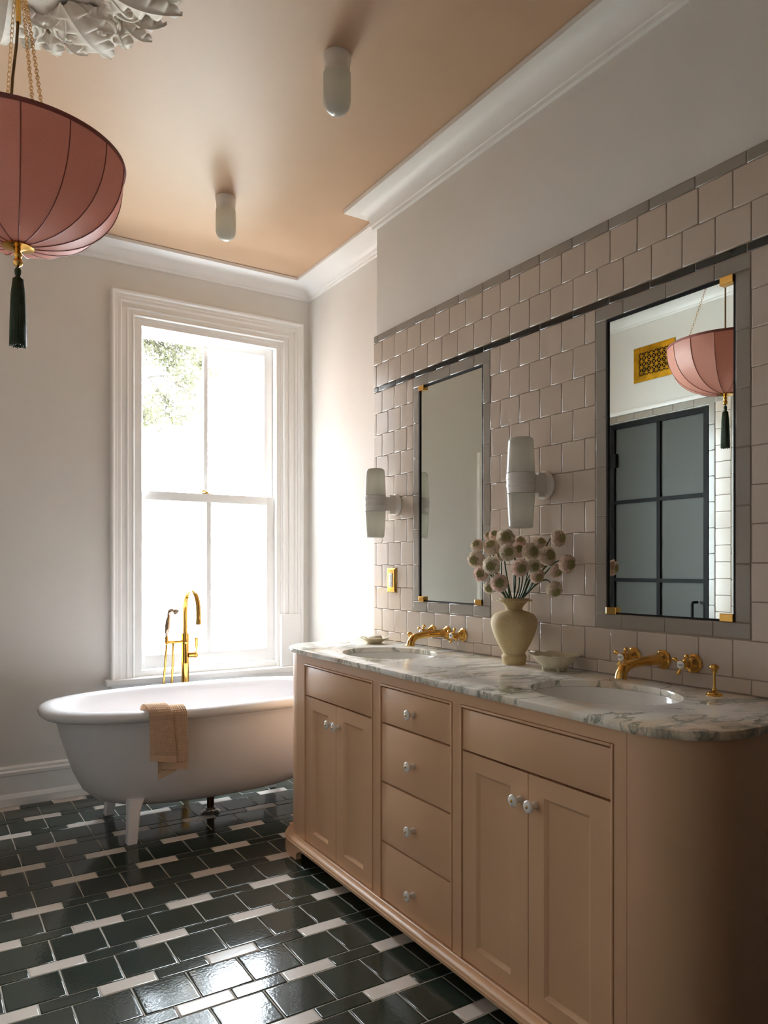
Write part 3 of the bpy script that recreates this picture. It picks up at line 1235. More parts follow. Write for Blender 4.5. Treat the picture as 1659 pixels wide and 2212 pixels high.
def drain_pull(x, y, h, label):
    t = thing('drain_pull', label, 'drain pull', (x, y, 0.898), 0, 'brass drain pulls')
    m = MB()
    m.lathe([(0.0, 0.0), (0.022, 0.0), (0.0225, 0.003), (0.019, 0.006), (0.0185, 0.008), (0.010, 0.011), (0.006, 0.014), (0.006, 0.017), (0.0065, 0.019), (0, 0.0195)], n=24)
    m.build('base', 'brass', t, angle=50)
    m = MB()
    m.tube([(0, 0, 0.017), (0, 0, h - 0.022)], 0.0035, 12)
    m.build('rod', 'brass', t)
    m = MB()
    m.lathe([(0.0, h - 0.024), (0.0075, h - 0.024), (0.0078, h - 0.016), (0.0125, h - 0.010), (0.0130, h - 0.007), (0.0105, h - 0.003), (0.005, h), (0, h)], n=20)
    m.build('knob', 'brass', t, angle=50)


drain_pull(1.860, 1.238, 0.086, 'slim brass drain pull standing on the marble right of the near sink')
drain_pull(1.885, 2.762, 0.062, 'short brass drain pull behind the far sink, below the spout tip')

# ------------------------------------------------------------------ mirrors
def mirror(i, label, clips):
    y0, y1 = MIR[i][0] + FB, MIR[i][1] - FB
    z0, z1 = FZ0 + FB, FZ1 - FB
    t = thing('wall_mirror', label, 'mirror', (XT, (y0 + y1) / 2, z0), 0, 'mirrors recessed in the tiled wall')
    hw, h = (y1 - y0) / 2, z1 - z0
    xf, xb = 0.000, 0.0118
    bw = 0.0055
    m = MB()
    m.box(xf + .001, xb, -hw, -hw + bw, 0, h)
    m.box(xf + .001, xb, hw - bw, hw, 0, h)
    m.box(xf + .001, xb, -hw + bw, hw - bw, 0, bw)
    m.box(xf + .001, xb, -hw + bw, hw - bw, h - bw - 0.003, h)
    m.build('recess_lining', 'void', t)
    B('mirror_glass', 'mirror', t, (0.006, 0.0115, -hw + bw, hw - bw, bw, h - bw - 0.003), smooth=False)
    for (s, top_) in clips:
        yc = s * (hw - 0.0235)
        zc = h - 0.011 if top_ else 0.011
        m = MB()
        m.cham(-0.007, 0.007, yc - 0.0205, yc + 0.0205, zc - 0.0115, zc + 0.0115, 0.002, 'x-')
        m.build('clip', 'brass', t, smooth=False)


mirror(0, 'tall mirror with brass corner clips on the left, between the two wall lamps', ((1, True), (1, False), (-1, False)))
mirror(1, 'tall mirror with brass corner clips on the right, reflecting the pink lantern', ((-1, True), (1, False), (-1, False)))

# ------------------------------------------------------------------ wall lamps
def sconce(y, label):
    t = thing('wall_sconce', label, 'wall lamp', (XT, y, 1.549), 0, 'white twin wall lamps')
    m = MB()
    # back plate: a porcelain disc seen edge on, domed
    m.lathe([(0.050, 0.0005), (0.052, 0.004), (0.045, 0.013), (0.040, 0.016), (0.0, 0.016)], n=28, mat=RX((0, 0, 0)))
    m.build('back_plate', 'ceramic', t, angle=50)
    m = MB()
    m.rings([[(-0.014, yy, zz) for yy, zz in ((-0.026, -0.028), (0.026, -0.028), (0.026, 0.028), (-0.026, 0.028))],
             [(-0.080, yy, zz) for yy, zz in ((-0.028, -0.033), (0.028, -0.033), (0.028, 0.033), (-0.028, 0.033))]])
    m.build('arm', 'ceramic', t, angle=40)
    for z in (0.031, -0.031):
        m = MB()
        s = 1 if z > 0 else -1
        m.box(-0.044, -0.0145, -0.013, 0.013, min(s * 0.026, s * 0.044), max(s * 0.026, s * 0.044))
        m.build('bracket', 'ceramic', t)
    cx = -0.118
    m = MB()
    m.lathe([(0.0, -0.036), (0.047, -0.036), (0.0495, -0.034), (0.051, -0.014), (0.0525, -0.012), (0.0525, -0.004), (0.0515, -0.002), (0.0515, 0.012), (0.0535, 0.014), (0.0525, 0.020), (0.0515, 0.034), (0.050, 0.036), (0.0, 0.036)], (cx, 0, 0), 36)
    m.build('collar', 'ceramic', t, angle=30)
    m = MB()
    m.lathe([(0.047, 0.0365), (0.0505, 0.0380), (0.0478, 0.095), (0.0448, 0.150), (0.0425, 0.158), (0.037, 0.162), (0.020, 0.1635), (0.0, 0.164)], (cx, 0, 0), 36)
    m.build('shade', 'opal', t, angle=60)
    m = MB()
    m.lathe([(0.047, -0.0365), (0.0500, -0.0380), (0.0465, -0.095), (0.0430, -0.150), (0.0415, -0.156), (0.037, -0.159), (0.020, -0.1595), (0.0, -0.1595)], (cx, 0, 0), 36)
    m.build('shade', 'opal', t, angle=60)


sconce(2.956, 'white twin wall lamp at the tile edge, left of the left mirror')
sconce(1.968, 'white twin wall lamp between the two mirrors, above the flower vase')

# ------------------------------------------------------------------ outlet
t = thing('wall_outlet', 'white twin power outlet in a brass plate on the pink tiles', 'outlet', (XT, 2.9895, 1.1895))
m = MB()
m.cham(-0.010, -0.0003, -0.0385, 0.0385, -0.0595, 0.0595, 0.0085, 'x-')
m.build('plate', 'brass', t, angle=20)
m = MB()
m.cham(-0.0125, -0.009, -0.0165, 0.0165, -0.0335, 0.0335, 0.001, 'x-')
rec = m.build('receptacle', 'outlet', t)
for z in (0.0165, -0.0175):
    B('slot', 'slot', rec, (-0.0128, -0.012, -0.008, -0.0062, z, z + 0.008))
    B('slot', 'slot', rec, (-0.0128, -0.012, 0.0062, 0.008, z, z + 0.007))
    m = MB()
    m.lathe([(0.0024, 0.012), (0.0024, 0.0128), (0, 0.0128)], n=10, mat=RX((0, 0, z - 0.008)))
    m.build('slot', 'slot', rec)
for z in (0.046, -0.046):
    m = MB()
    m.lathe([(0.0034, 0.0095), (0.0034, 0.0108), (0.002, 0.0116), (0, 0.0116)], n=12, mat=RX((0, 0, z)))
    m.build('screw', 'brass_old', t)

# ------------------------------------------------------------------ vase, bowl, soap
VX, VY, VZ = 1.846, 2.030, 0.898
t = thing('flower_vase', 'speckled cream stoneware urn vase on the marble between the sinks', 'vase', (VX, VY, VZ))
m = MB()
VH = 0.241
prof = [(0.0, 0.0), (0.040, 0.0), (0.0415, 0.004), (0.0455, 0.026), (0.0452, 0.030), (0.0400, 0.0385), (0.0405, 0.042), (0.056, 0.070), (0.072, 0.103), (0.082, 0.135), (0.0845, 0.152), (0.082, 0.168),
        (0.072, 0.182), (0.052, 0.191), (0.034, 0.196), (0.0295, 0.200), (0.0300, 0.204), (0.034, 0.212), (0.044, 0.224), (0.050, 0.2285), (0.0640, 0.2300), (0.0655, 0.2330), (0.0635, 0.2355), (0.0545, 0.2360), (0.0535, 0.2400), (0.0500, VH),
        (0.0440, VH - 0.002), (0.030, VH - 0.030), (0.026, VH - 0.045), (0.040, VH - 0.055), (0.060, VH - 0.08), (0.066, 0.13), (0.03, 0.03), (0.0, 0.02)]
m.lathe(prof, n=48)
m.build('vase_body', 'vase', t, angle=35)

t = thing('fluted_bowl', 'small cream fluted bowl on stub feet beside the vase', 'bowl', (1.842, 1.822, 0.898), 0.3)


def fluted(prof, n, lobes, amp, zamp):
    rings = []
    for r, z, k in prof:
        ring = []
        for i in range(n):
            a = 2 * PI * i / n
            w = abs(math.cos(a * lobes / 2))
            rr_ = r * (1 + k * amp * (w - 0.6))
            ring.append((rr_ * math.cos(a), rr_ * math.sin(a), z + k * zamp * (w - 0.5)))
        rings.append(ring)
    return rings


m = MB()
m.rings(fluted([(0.028, 0.010, 0), (0.040, 0.012, .2), (0.056, 0.026, .5), (0.070, 0.042, .8), (0.082, 0.054, 1), (0.086, 0.056, 1), (0.083, 0.0575, 1), (0.070, 0.048, .8), (0.054, 0.032, .5), (0.038, 0.019, .2), (0.02, 0.016, 0)], 96, 10, 0.09, 0.004))
m.build('bowl_body', 'bowl', t, angle=50)
for k in range(4):
    a = PI / 4 + k * PI / 2
    m = MB()
    m.lathe([(0.0, 0.0), (0.005, 0.0), (0.006, 0.003), (0.008, 0.012), (0.008, 0.018), (0, 0.018)], (0.037 * math.cos(a), 0.037 * math.sin(a), 0), 14)
    m.build('foot', 'bowl', t)

t = thing('soap_dish', 'shallow cream scalloped dish holding the soap at the far end', 'soap dish', (1.812, 2.945, 0.898), 0.5)
m = MB()
m.rings(fluted([(0.020, 0.0, 0), (0.034, 0.001, 0), (0.036, 0.006, .2), (0.052, 0.014, .6), (0.068, 0.024, 1), (0.0705, 0.0255, 1), (0.068, 0.0265, 1), (0.050, 0.017, .6), (0.032, 0.0105, .2), (0.01, 0.0095, 0)], 80, 8, 0.12, 0.004))
m.build('dish_body', 'bowl', t, angle=50)
sp = MB()
for _ in (0,):
    rings = []
    for k in range(9):
        a = -PI / 2 + PI * k / 8
        s = max(0.02, math.cos(a)) ** 0.45
        rings.append([(1.812 + 0.030 * s * math.cos(q) * (abs(math.cos(q)) ** -0.15 if abs(math.cos(q)) > .05 else 1),
                       2.945 + 0.046 * s * math.sin(q), 0.9235 + 0.0145 * math.sin(a)) for q in [2 * PI * i / 28 + 0.01 for i in range(28)]])
    sp.rings(rings)
tag(sp.build('soap_bar', 'soap', angle=80), 'pale cream oval soap bar lying in the scalloped dish', 'soap')

# ------------------------------------------------------------------ flowers
S_, C_ = math.sin(YAW), math.cos(YAW)


def at(u, vv, d):
    a, b_ = (u - 829.5) / 1601.0, (1226 - vv) / 1601.0
    return Vector((d * (S_ + a * C_), d * (C_ - a * S_), 1.25 + d * b_))


def bloom_meshes(seed):
    rnd = random.Random(seed)
    pm, cm = MB(), MB()
    # unit bloom: radius 1, facing +z; a ball of ruffled petals round a green pincushion
    n = 150
    for i in range(n):
        th = math.acos(1 - (i + 0.5) / n * 1.52)      # 0 .. about 121 degrees from the front
        ph = i * 2.399963 + rnd.uniform(-.2, .2)
        if th < 0.40:
            continue
        big = min(1.0, (th - 0.4) / 1.0)
        d = Vector((math.sin(th) * math.cos(ph), math.sin(th) * math.sin(ph), math.cos(th)))
        # outward direction of the petal: mostly radial, leaning away from the front
        e_th = Vector((math.cos(th) * math.cos(ph), math.cos(th) * math.sin(ph), -math.sin(th)))
        e_ph = Vector((-math.sin(ph), math.cos(ph), 0))
        ax = (d * (0.95 - 0.55 * big) + e_th * (0.35 + 0.75 * big) + e_ph * rnd.uniform(-.35, .35)).normalized()
        nr = ax.cross(e_ph).normalized()
        ln, w = 0.26 + 0.26 * big, 0.20 + 0.20 * big
        base = d * (0.50 + 0.12 * rnd.random())
        rows_ = []
        for q, ww in ((0, 0.4), (0.5, 1.0), (0.85, 1.25), (1.0, 1.0)):
            row = []
            for k, sgn in enumerate((-1, -.5, 0, .5, 1)):
                ruff = (rnd.uniform(-.05, .05) + (0.04 if k % 2 else -0.03)) * (q > 0.4)
                row.append(base + ax * (ln * q - abs(sgn) * 0.03 * (q > .9)) + e_ph * (sgn * w * ww / 2) + nr * (ruff + 0.07 * abs(sgn) * (0.3 + q) - 0.05 * q * q))
            rows_.append(row)
        pm.rings(rows_, False, False, closed=False)
    pm.lathe([(0.0, -0.50), (0.38, -0.38), (0.55, -0.10), (0.56, 0.15), (0.50, 0.30), (0.0, 0.30)], n=14)
    cm.lathe([(0.40, 0.30), (0.42, 0.44), (0.34, 0.56), (0.2, 0.63), (0, 0.65)], n=16)
    for i in range(90):
        q = math.sqrt((i + .5) / 90)
        a = i * 2.39996
        r = 0.50 * q
        z = 0.42 + 0.26 * math.sqrt(max(0, 1 - q * q))
        cm.lathe([(0.038, 0.0), (0.052, 0.05), (0.034, 0.10 + rnd.uniform(0, .06)), (0, 0.12)], (r * math.cos(a), r * math.sin(a), z - 0.03), 6)
    cm.lathe([(0.10, -0.55), (0.34, -0.45), (0.52, -0.20), (0.40, 0.10), (0, 0.12)], n=14)
    res = []
    for mb, nm, mt in ((pm, 'petals', 'petal'), (cm, 'flower_centre', 'floret')):
        me = bpy.data.meshes.new(nm)
        me.from_pydata([tuple(p) for p in mb.v], [], mb.f)
        me.materials.append(M[mt])
        me.polygons.foreach_set('use_smooth', [True] * len(me.polygons))
        res.append(me)
    return res


BL = [bloom_meshes(s) for s in (11, 12, 13, 14)]
# (crop x, crop y, radius px, facing right, facing up, extra depth, label)
FL = [
    (420, 210, 62, -0.5, 0.6, 0.05, 'small bloom at the top left behind the largest topmost bloom'),
    (490, 200, 72, -0.2, 0.7, 0.04, 'pale bloom next to the topmost one, seen from its side'),
    (620, 230, 112, 0.0, 0.2, -0.02, 'topmost large bloom with a wide green centre'),
    (280, 320, 82, -0.5, 0.5, 0.02, 'narrow bloom sticking up at the left edge of the bunch'),
    (450, 340, 102, -0.3, 0.7, 0.0, 'wide blush bloom below the topmost ones, turned upward'),
    (265, 490, 105, -0.5, -0.2, -0.02, 'leftmost pink bloom hanging on an arched stem'),
    (450, 560, 106, -0.2, -0.1, -0.07, 'round cream bloom at the left facing forward with green eye'),
    (325, 660, 92, -0.3, 0.0, -0.04, 'lower left bloom beneath the leftmost pink one'),
    (545, 770, 106, -0.1, 0.0, -0.09, 'lowest left bloom facing forward in front of another'),
    (430, 825, 82, -0.3, -0.3, -0.05, 'bloom half hidden at the very lowest left'),
    (645, 405, 104, 0.1, 0.1, -0.06, 'cream bloom in the middle left of the bunch'),
    (790, 275, 76, 0.2, 0.7, 0.05, 'bloom at the back centre seen over the others'),
    (770, 385, 92, 0.2, 0.4, 0.0, 'blush bloom deep in the middle of the bunch'),
    (925, 400, 112, 0.3, 0.05, -0.05, 'large centre right bloom with a dark green eye'),
    (1035, 300, 88, 0.3, 0.7, 0.02, 'yellowish bloom at the back right turned upward'),
    (1255, 235, 104, 0.8, 0.0, 0.0, 'top right bloom nodding on a bent stem'),
    (1120, 450, 116, 0.4, 0.2, -0.02, 'wide pink bloom right of the dark eyed one'),
    (1360, 545, 112, 0.5, -0.1, 0.0, 'rightmost pink bloom on a bent stem'),
    (1230, 625, 86, 0.5, -0.5, 0.0, 'small faded bloom under the rightmost one'),
    (795, 590, 106, 0.1, -0.1, -0.09, 'front centre bloom low over the stems'),
    (955, 570, 92, 0.2, -0.1, -0.07, 'pinkest bloom at the front, right of centre'),
    (1000, 690, 90, 0.3, -0.4, -0.07, 'drooping bloom below the pinkest one'),
    (1205, 850, 104, 0.3, -0.5, 0.0, 'lowest right bloom hanging on a long arched stem'),
    (560, 440, 74, -0.2, 0.3, 0.01, 'small bloom tucked between left and middle blooms'),
    (1060, 520, 80, 0.4, -0.1, 0.0, 'bloom tucked behind the pinkest one on the right'),
]
Rv = Vector((C_, -S_, 0))
Fv = Vector((S_, C_, 0))
rnd = random.Random(5)
DEP = []
for (cx_, cy_, rp, fx, fz, dd, lab) in FL:
    u, vv = 980 + cx_ / 5.53, 1120 + cy_ / 5.53
    R_ = rp / 5.53 / 1601 * 2.66 * 1.14
    far = min(2.76, (1.925 - R_ * 0.9) / (S_ + (u - 829.5) / 1601.0 * C_))
    DEP.append([u, vv, R_, far, min(2.68 + dd, far)])
for _ in range(60):                      # let the blooms settle clear of one another in depth
    for i in range(len(DEP)):
        for j in range(i):
            a_, b_ = DEP[i], DEP[j]
            if (at(*a_[:2], a_[4]) - at(*b_[:2], b_[4])).length < 0.93 * (a_[2] + b_[2]):
                n_, f_ = (a_, b_) if a_[4] - a_[3] * 0.2 <= b_[4] - b_[3] * 0.2 else (b_, a_)
                n_[4] = max(2.40, n_[4] - 0.004)
                f_[4] = min(f_[3], f_[4] + 0.004)
for i, (cx_, cy_, rp, fx, fz, dd, lab) in enumerate(FL):
    u, vv = 980 + cx_ / 5.53, 1120 + cy_ / 5.53
    a = (u - 829.5) / 1601.0
    R_ = rp / 5.53 / 1601 * 2.66 * 1.14
    d = DEP[i][4]
    R_ *= d / 2.66
    p = at(u, vv, d)
    n = (Rv * fx + Vector((0, 0, fz)) - Fv * 0.75).normalized()
    t = thing('scabiosa_flower', 'cream pincushion flower: ' + lab, 'flower', tuple(p), 0, 'pincushion flowers in the vase')
    q = n.to_track_quat('Z', 'Y')
    me_p, me_c = BL[i % 4]
    for nm, me in (('petals', me_p), ('flower_centre', me_c)):
        o = bpy.data.objects.new(nm, me)
        COL.objects.link(o)
        o.parent = t
        o.rotation_mode = 'QUATERNION'
        o.rotation_quaternion = q
        o.scale = (R_, R_, R_ * 0.82)
    base = Vector((VX + rnd.uniform(-.012, .012), VY + rnd.uniform(-.014, .014), 1.085))
    mouth = Vector((VX, VY, VZ + VH)) + Rv * max(-0.030, min(0.030, (u - 1120) * 0.0005)) + Fv * rnd.uniform(-.022, .016)
    nk = p - n * R_ * 0.48
    side = (p - mouth)
    c1 = mouth + (mouth - base).normalized() * side.length * 0.35 + Vector((0, 0, 0.02)) + Vector((side.x, side.y, 0)) * 0.25
    droop = fz < 0.1 and abs(u - 1120) > 50
    c2 = nk - n * (0.05 if not droop else 0.03) + Vector((0, 0, 0.035 if droop else -0.01))
    pts = [base]
    for k in range(11):
        s = k / 10
        pts.append(mouth * (1 - s) ** 3 + c1 * 3 * s * (1 - s) ** 2 + c2 * 3 * s * s * (1 - s) + nk * s ** 3)
    m = MB()
    m.tube([tuple(x - p) for x in pts], [0.0026] * 9 + [0.0022] * 3, 7)
    m.build('stem', 'stem', t, angle=80)

# ------------------------------------------------------------------ bath tub
TX, TY = 1.275, 3.690
tub = thing('bathtub', 'freestanding white oval bathtub with rolled rim on short square legs under the window', 'bathtub', (TX, TY, 0))


def sup(a, b_, z, n=96, e=2.5):
    r = []
    for i in range(n):
        t_ = 2 * PI * i / n
        ct, st = math.cos(t_), math.sin(t_)
        r.append((a * math.copysign(abs(ct) ** (2 / e), ct), b_ * math.copysign(abs(st) ** (2 / e), st), z))
    return r


m = MB()
outer = [(0.10, 0.05, .124, 2.1), (0.36, 0.145, .126, 2.1), (0.48, 0.200, .136, 2.2), (0.555, 0.238, .162, 2.3), (0.612, 0.270, .215, 2.3), (0.652, 0.295, .295, 2.4), (0.680, 0.312, .38, 2.4), (0.705, 0.327, .46, 2.45), (0.723, 0.338, .535, 2.5), (0.730, 0.343, .560, 2.5)]
m.rings([sup(a, b_, z, e=e) for a, b_, z, e in outer], True, False)
m.build('tub_body', 'tub_out', tub, angle=60)
m = MB()
rim = [(0.728, 0.341, .561), (0.760, 0.370, .5605), (0.782, 0.392, .564), (0.796, 0.405, .574), (0.801, 0.410, .588), (0.796, 0.405, .602), (0.781, 0.390, .612), (0.756, 0.365, .615), (0.736, 0.346, .611), (0.722, 0.332, .598), (0.712, 0.322, .570), (0.695, 0.310, .48), (0.665, 0.292, .38), (0.62, 0.262, .28), (0.55, 0.215, .205), (0.44, 0.15, .172), (0.10, 0.05, .165)]
m.rings([sup(a, b_, z) for a, b_, z in rim], False, True)
m.build('rim_and_basin', 'tub', tub, angle=70)


def tub_leg(sx, sy):
    m = MB()
    fx, fy = 0.445, 0.235
    tx, ty = 0.425, 0.200
    w = 0.024

    def sq(cx, cy, wx, wy, z, cdx):
        c = 0.25
        pts = [(-wx, -wy * (1 - c)), (-wx * (1 - c), -wy), (wx * (1 - c), -wy), (wx, -wy * (1 - c)), (wx, wy * (1 - c)), (wx * (1 - c), wy), (-wx * (1 - c), wy), (-wx, wy * (1 - c))]
        return [(cx + x, cy + y, z) for x, y in pts]
    m.rings([sq(sx * fx, sy * fy, 0.022, 0.024, 0.0, 0), sq(sx * (fx - .006), sy * (fy - .008), 0.024, 0.026, 0.06, 0), sq(sx * (tx + .006), sy * (ty + .010), 0.027, 0.029, 0.135, 0), sq(sx * tx, sy * ty, 0.030, 0.032, 0.155, 0), sq(sx * (tx - .01), sy * (ty - .02), 0.036, 0.038, 0.185, 0)])
    m.build('leg', 'tub_out', tub, angle=35)


for sx in (-1, 1):
    for sy in (-1, 1):
        tub_leg(sx, sy)
m = MB()
m.lathe([(0.0, 0.0), (0.048, 0.0), (0.049, 0.006), (0.044, 0.012), (0.032, 0.016), (0.028, 0.026), (0.024, 0.030), (0, 0.030)], (0, -0.02, 0), 28)
m.build('drain_flange', 'chrome', tub, angle=40)
m = MB()
m.lathe([(0.0, 0.028), (0.018, 0.028), (0.018, 0.075), (0.022, 0.078), (0.022, 0.094), (0.018, 0.098), (0.018, 0.135), (0, 0.135)], (0, -0.02, 0), 20)
m.build('drain_pipe', 'bronze', tub, angle=40)
m = MB()
m.lathe([(0.03, 0.1655), (0.028, 0.169), (0, 0.170)], (0, 0, 0), 20)
m.build('drain_cover', 'chrome', tub)

# ------------------------------------------------------------------ bath filler
FX, FY = 1.305, 4.185
t = thing('bath_filler', 'polished brass floor standing tub filler with hand shower, behind the tub before the window', 'faucet', (FX, FY, 0))
m = MB()
m.lathe([(0.0, 0.0), (0.045, 0.0), (0.046, 0.004), (0.043, 0.010), (0.025, 0.014), (0.0215, 0.018), (0.0215, 0.70), (0.0225, 0.702), (0.0225, 0.708), (0.0215, 0.710), (0.0225, 0.875), (0.0, 0.875)], n=28)
m.build('column', 'brass', t, angle=40)
m = MB()
pts = [(0, 0, 0.872), (0, 0, 0.93), (0, 0, 1.005)]
for k in range(1, 15):
    a = PI * k / 14
    pts.append((0.0, -0.118 + 0.118 * math.cos(a), 1.005 + 0.118 * math.sin(a)))
pts += [(0, -0.236, 0.985), (0, -0.236, 0.960)]
m.tube(pts, 0.0135, 18)
m.build('spout', 'brass', t, angle=60)
m = MB()
m.lathe([(0.0125, -0.03), (0.0155, -0.028), (0.0155, -0.004), (0.0145, 0.0), (0.0, 0.0)], (0, -0.236, 0.968), 18)
m.build('aerator', 'brass', t)
m = MB()
m.tube([(-0.015, -0.004, 0.828), (-0.05, -0.004, 0.828), (-0.118, -0.004, 0.828)], 0.0095, 14)
m.lathe([(0.0, -0.013), (0.010, -0.013), (0.010, 0.030), (0.0, 0.030)], (-0.107, -0.004, 0.832), 14)
m.lathe([(0.0, -0.010), (0.008, -0.010), (0.008, 0.0), (0, 0.0)], (-0.070, -0.004, 0.820), 12)
m.lathe([(0.0, 0.018), (0.013, 0.020), (0.013, 0.026), (0.008, 0.030), (0, 0.030)], n=16, mat=Matrix.Translation((0, 0, 0.828)) @ Matrix.Rotation(PI / 2, 4, 'X'))
m.build('shower_arm', 'brass', t, angle=40)
m = MB()
m.tube([(-0.107, -0.004, 0.85), (-0.107, -0.004, 0.875), (-0.106, -0.004, 0.885), (-0.103, -0.004, 0.92), (-0.099, -0.004, 0.955), (-0.096, -0.004, 0.968), (-0.094, -0.006, 0.992), (-0.090, -0.014, 1.008), (-0.082, -0.03, 1.012), (-0.074, -0.045, 1.008)],
       [0.007, 0.0075, 0.0115, 0.0150, 0.0125, 0.0095, 0.0100, 0.0115, 0.011, 0.011], 14)
m.tube([(-0.076, -0.042, 1.009), (-0.070, -0.052, 1.004), (-0.067, -0.057, 1.000)], [0.011, 0.018, 0.017], 16)
m.build('hand_shower', 'brownsteel', t, angle=60)
m = MB()
hp = []
for k in range(25):
    s = k / 24
    hp.append((-0.107 - 0.07 * math.sin(s * PI) * (1 - s) + 0.037 * s, -0.004 + 0.03 * math.sin(s * PI), 0.818 - 0.68 * math.sin(s * PI) ** 0.9))
m.tube(hp, 0.0065, 10)
for k in range(120):
    pass
m.build('hose', 'brass', t, angle=80)
m = MB()
m.tube([(0.015, -0.01, 0.752), (0.052, -0.012, 0.752)], 0.0155, 18)
m.lathe([(0.0165, 0.048), (0.0190, 0.050), (0.0190, 0.054), (0.017, 0.060), (0.011, 0.068), (0, 0.070)], n=18, mat=Matrix.Translation((0, -0.012, 0.752)) @ Matrix.Rotation(PI / 2, 4, 'Y'))
m.tube([(0.058, -0.014, 0.766), (0.060, -0.015, 0.785), (0.060, -0.015, 0.795), (0.060, -0.016, 0.85)], [0.005, 0.005, 0.0085, 0.0108], 12)
m.build('lever', 'brass', t, angle=50)

# ------------------------------------------------------------------ towel over the near rim
def rim_y(x, extra=0.0):
    q = abs((x - TX) / 0.799)
    return TY - 0.408 * (1 - q ** 2.5) ** (1 / 2.5) - extra


def towel_strip(m, xa_fn, z_bot_fn, gap, hem=0.028, inside=0.06, cell=0.0092, wave=0.0):
    """a strip of waffle cloth: columns across x, rows along its length over the rim and down"""
    # path parameters along length: up the inside, over the rim, then hanging straight down
    n_w = 11
    sub = 6
    nx = n_w * sub
    # length stations
    st = []
    Lin, Lov = inside, 0.112
    zmid = z_bot_fn(0.5)
    Lh = 0.582 - zmid
    L = Lin + Lov + Lh
    ny = int(L / cell) * sub
    vs = []
    for j in range(ny + 1):
        s = L * j / ny
        for i in range(nx + 1):
            f = i / nx
            drop = max(0.0, (s - Lin) / (L - Lin))
            x0, x1 = xa_fn(drop)
            x = x0 + (x1 - x0) * f
            yr_ = rim_y(x)
            zb_ = z_bot_fn(f)
            if s < Lin:
                k = s / Lin
                y, z = yr_ + 0.102 + gap - 0.005 * k, 0.540 + 0.05 * k
                ny_, nz_ = 1.0, 0.2
            elif s < Lin + Lov:
                k = (s - Lin) / Lov
                y = yr_ + 0.044 + (0.053 + gap) * math.cos(PI * k)
                z = 0.590 + (0.029 + gap) * math.sin(PI * k) ** 0.8
                ny_, nz_ = math.cos(PI * k), math.sin(PI * k)
            else:
                k = (s - Lin - Lov) / Lh
                y = yr_ - 0.009 - gap - wave * 0.010 * math.sin(f * PI * 0.85 + 0.35) * min(1, k * 2)
                z = 0.588 + (zb_ - 0.588) * k
                ny_, nz_ = -1.0, 0.0
            w = 0.0
            if s < L - hem:
                pu, pv = abs(math.sin(PI * i / sub)), abs(math.sin(PI * j / sub))
                w = 0.0046 * (0.6 - min(1.0, (pu * pv) * 1.25))
            else:
                w = 0.0004
            vs.append((x, y + ny_ * w * 1.0, z + nz_ * w))
    fs = []
    W = nx + 1
    for j in range(ny):
        for i in range(nx):
            fs.append((j * W + i, j * W + i + 1, (j + 1) * W + i + 1, (j + 1) * W + i))
    m.add(vs, fs)


m = MB()
towel_strip(m, lambda k: (0.922, 1.028 + 0.004 * k), lambda f: 0.348 + 0.012 * (1 - f), 0.007, wave=0.5)
towel_strip(m, lambda k: (0.862 + 0.006 * min(1, 2 * k), 0.938 + 0.042 * k ** 0.6), lambda f: 0.405 - 0.020 * f, 0.019, wave=0.8)
towel_strip(m, lambda k: (0.902 + 0.004 * k, 0.985), lambda f: 0.312 + 0.034 * f, 0.002, inside=0.03)
tw = m.build('hand_towel', 'towel', angle=180)
_sd = tw.modifiers.new('thickness', 'SOLIDIFY')
_sd.thickness = 0.0025
_sd.offset = 0.0
tag(tw, 'tan waffle weave towel draped over the tub rim', 'towel')

# ------------------------------------------------------------------ ceiling lights
def ceiling_light(x, y, label):
    t = thing('ceiling_light', label, 'ceiling lamp', (x, y, ZC), 0, 'white capsule ceiling lamps')
    m = MB()
    m.lathe([(0.0, -0.0005), (0.050, -0.0005), (0.050, -0.012), (0.047, -0.030), (0.0455, -0.052), (0.0455, -0.060), (0.0, -0.060)], n=36)
    m.build('lamp_base', 'ceramic', t, angle=40)
    m = MB()
    prof = [(0.045, -0.0605), (0.0485, -0.062), (0.0490, -0.090), (0.0490, -0.160)]
    for k in range(1, 9):
        a = PI / 2 * k / 8
        prof.append((0.0490 * math.cos(a) if k < 8 else 0.0, -0.160 - 0.050 * math.sin(a)))
    m.lathe(prof, n=36)
    m.build('glass_globe', 'opal', t, angle=60)


ceiling_light(1.262, 2.305, 'white capsule ceiling lamp nearer the camera, high over the vanity front')
ceiling_light(1.287, 3.482, 'white capsule ceiling lamp farther away, nearer the window')

# ------------------------------------------------------------------ lantern
LX, LY = 0.250, 2.360
lan = thing('silk_lantern', 'pink ribbed silk bowl lantern hanging on chains at the left, with a green tassel', 'pendant lamp', (LX, LY, 0.014))
ZR, ZBt, RL_ = 2.419, 2.158, 0.291
NR = 15
OFF = math.atan2(-C_, -S_) + 0.06         # a rib close to the camera side


def bowl_r(t_):
    return RL_ * max(0.0, 1 - t_ ** 2.3) ** (1 / 2.3) if t_ < 1 else 0.0


